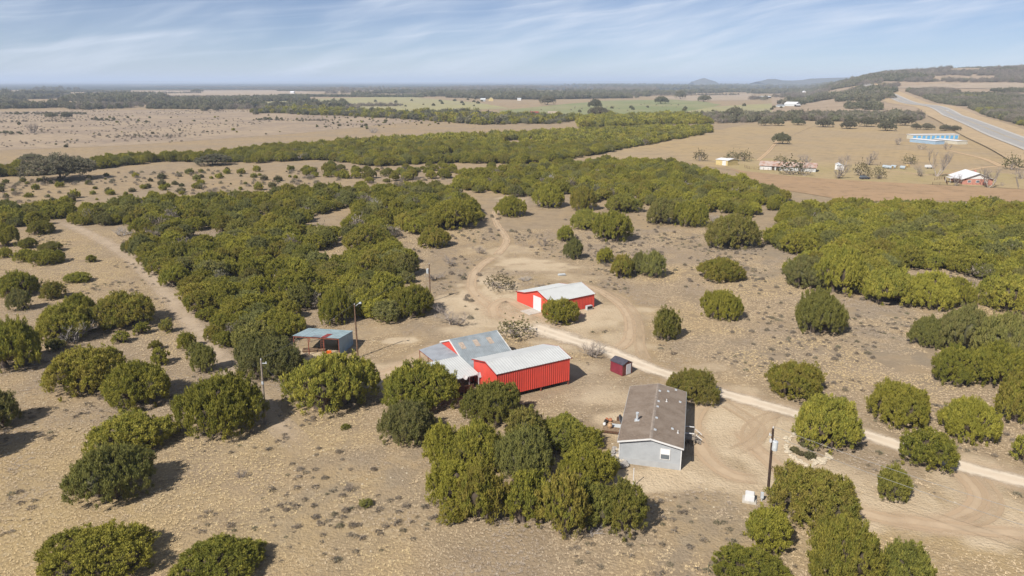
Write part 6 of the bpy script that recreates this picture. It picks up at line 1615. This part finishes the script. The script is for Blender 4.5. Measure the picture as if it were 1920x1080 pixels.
def fence(name, label, pts, step=3.0, h=1.3, rails=2, post=.06, mat=None, world=False):
    P = np.array([p if world else g2(*p) for p in pts]); c = P[0]
    t = empty(name, (c[0], c[1], 0), 0, label, 'fence'); mat = mat or M['polegrey']
    pm = mkmesh('post', *(lambda m: (np.array(m.v), m.f))(MB().box(-post, post, -post, post, -.4, h)), mat)
    for i in range(len(P) - 1):
        a, b = P[i], P[i + 1]; n = max(1, int(np.hypot(*(b - a)) / step))
        for k in range(n + (i == len(P) - 2)):
            q_ = a + (b - a) * k / n - c; ob('post', pm, t, (q_[0], q_[1], 0))
        rb = MB()
        for r_ in range(rails):
            z = h * (r_ + .8) / (rails + .1); rb.tube((*(a - c), z), (*(b - c), z), .018 if name == 'wire_fence' else .04, k=4)
        rb.make('rail', mat, t)
    return t
fence('wire_fence', 'fence line running across the hay field to the big live oak', [(1530, 235), (1486, 255), (1440, 282)], 9)
fence('wire_fence', 'fence line along the highway side of the storage buildings', [(1783, 246), (1850, 277), (1905, 300)], 9)
fence('corral_fence', 'weathered corral fence at the left end of the long old barn', [(1396, 314), (1405, 317), (1440, 320), (1458, 320)], 2.2, 1.5, 3, .08, M['wood'])
fence('yard_fence', 'low dark yard fence left of the white-roofed house', [(1748, 346), (1776, 347), (1770, 335), (1752, 338)], 2.2, 1.2, 2, .05, M['darkwood'])
fence('yard_fence', 'weathered rail fence right of the white-roofed house', [(1905, 337), (1909, 354)], 2.2, 1.4, 3, .1, M['polegrey'])
# far-off houses and barns
FAR = [('metal_barn', 'white-roofed ranch barn beyond the yellow pasture', 'barn', (1470, 199), (1492, 199.6), 16, 4.5, 8, M['tin'], M['roofwhite'], False),
       ('metal_barn', 'low grey ranch shed left of the white-roofed ranch barn', 'barn', (1459, 201), (1471, 201), 12, 3.0, 4.5, M['tin'], M['galv'], False),
       ('metal_barn', 'pale ranch shed right of the white-roofed ranch barn', 'barn', (1493, 200.5), (1501, 200.5), 10, 3, 4.2, M['dark'], M['roofwhite'], False),
       ('metal_barn', 'long pale-roofed barn among the far trees left of the green pasture', 'barn', (847, 180), (864, 180), 20, 5, 8, M['tin'], M['roofwhite'], False),
       ('farmhouse', 'small white-roofed house at the far edge of the pale pasture', 'house', (901, 190), (910, 190), 10, 4, 7, M['siding'], M['tin'], False),
       ('farmhouse', 'cream far-off house right of the small white-roofed one', 'house', (916, 189.5), (925, 189.5), 10, 5, 8.5, M['yellow'], M['cream'], True),
       ('farmhouse', 'white far-off building by the trees left of the green pasture', 'house', (970, 188.5), (977, 188.5), 10, 4, 6, M['white'], M['tin'], False),
       ('farmhouse', 'white house on the pale upland at the left', 'house', (544, 175.5), (551, 175.5), 14, 5, 9, M['white'], M['roofwhite'], False),
       ('metal_barn', 'far low barn with a dull red roof half hidden in trees, left one', 'barn', (994, 221.5), (1010, 221.5), 14, 5.5, 8, M['dark'], M['redsheet'], False),
       ('metal_barn', 'far low barn with a dull pinkish roof half hidden in trees, right one', 'barn', (1028, 221.5), (1044, 221.5), 14, 5.5, 8, M['dark'], M['patch'], False),
       ('farmhouse', 'white house in the far trees left of the highway', 'house', (1505, 176.5), (1512, 176.5), 14, 6, 12, M['white'], M['roofwhite'], True),
       ('farmhouse', 'small white house in the trees beside the highway', 'house', (1558, 189.5), (1564, 189.5), 12, 5, 9, M['white'], M['tin'], True),
       ('metal_barn', 'long low building in the trees beyond the yellow pasture', 'barn', (1426, 184.5), (1446, 184), 14, 3.5, 6, M['dark'], M['tin'], False),
       ('metal_barn', 'cream house at the trees between yellow pasture and highway, left one', 'house', (1600, 199.5), (1608, 199.5), 12, 4, 6.5, M['yellow'], M['tin'], False),
       ('metal_barn', 'cream house at the trees between yellow pasture and highway, right one', 'house', (1657, 199), (1668, 199), 12, 4, 7, M['cream'], M['cream'], False)]
for nme, lab, cat, a, b, dp, he, hr, wm, rm, gf in FAR: block(nme, lab, cat, a, b, dp, he, hr, wm, rm, gf, group='far-off farm buildings')

# ------------------------------------------------------------------ haze
hz_ = MB().box(-49000, 49000, -46000, 62000, -6, 175)
hm = bpy.data.materials.new('haze'); hm.use_nodes = True
hn = hm.node_tree; hn.nodes.clear()
vo = hn.nodes.new('ShaderNodeVolumePrincipled'); ou = hn.nodes.new('ShaderNodeOutputMaterial')
vo.inputs['Color'].default_value = (0.62, 0.75, 0.97, 1)
vo.inputs['Density'].default_value = 0.00010
vo.inputs['Anisotropy'].default_value = 0.0
hn.links.new(vo.outputs[0], ou.inputs['Volume'])
o = hz_.make('haze', hm); o['kind'] = 'stuff'
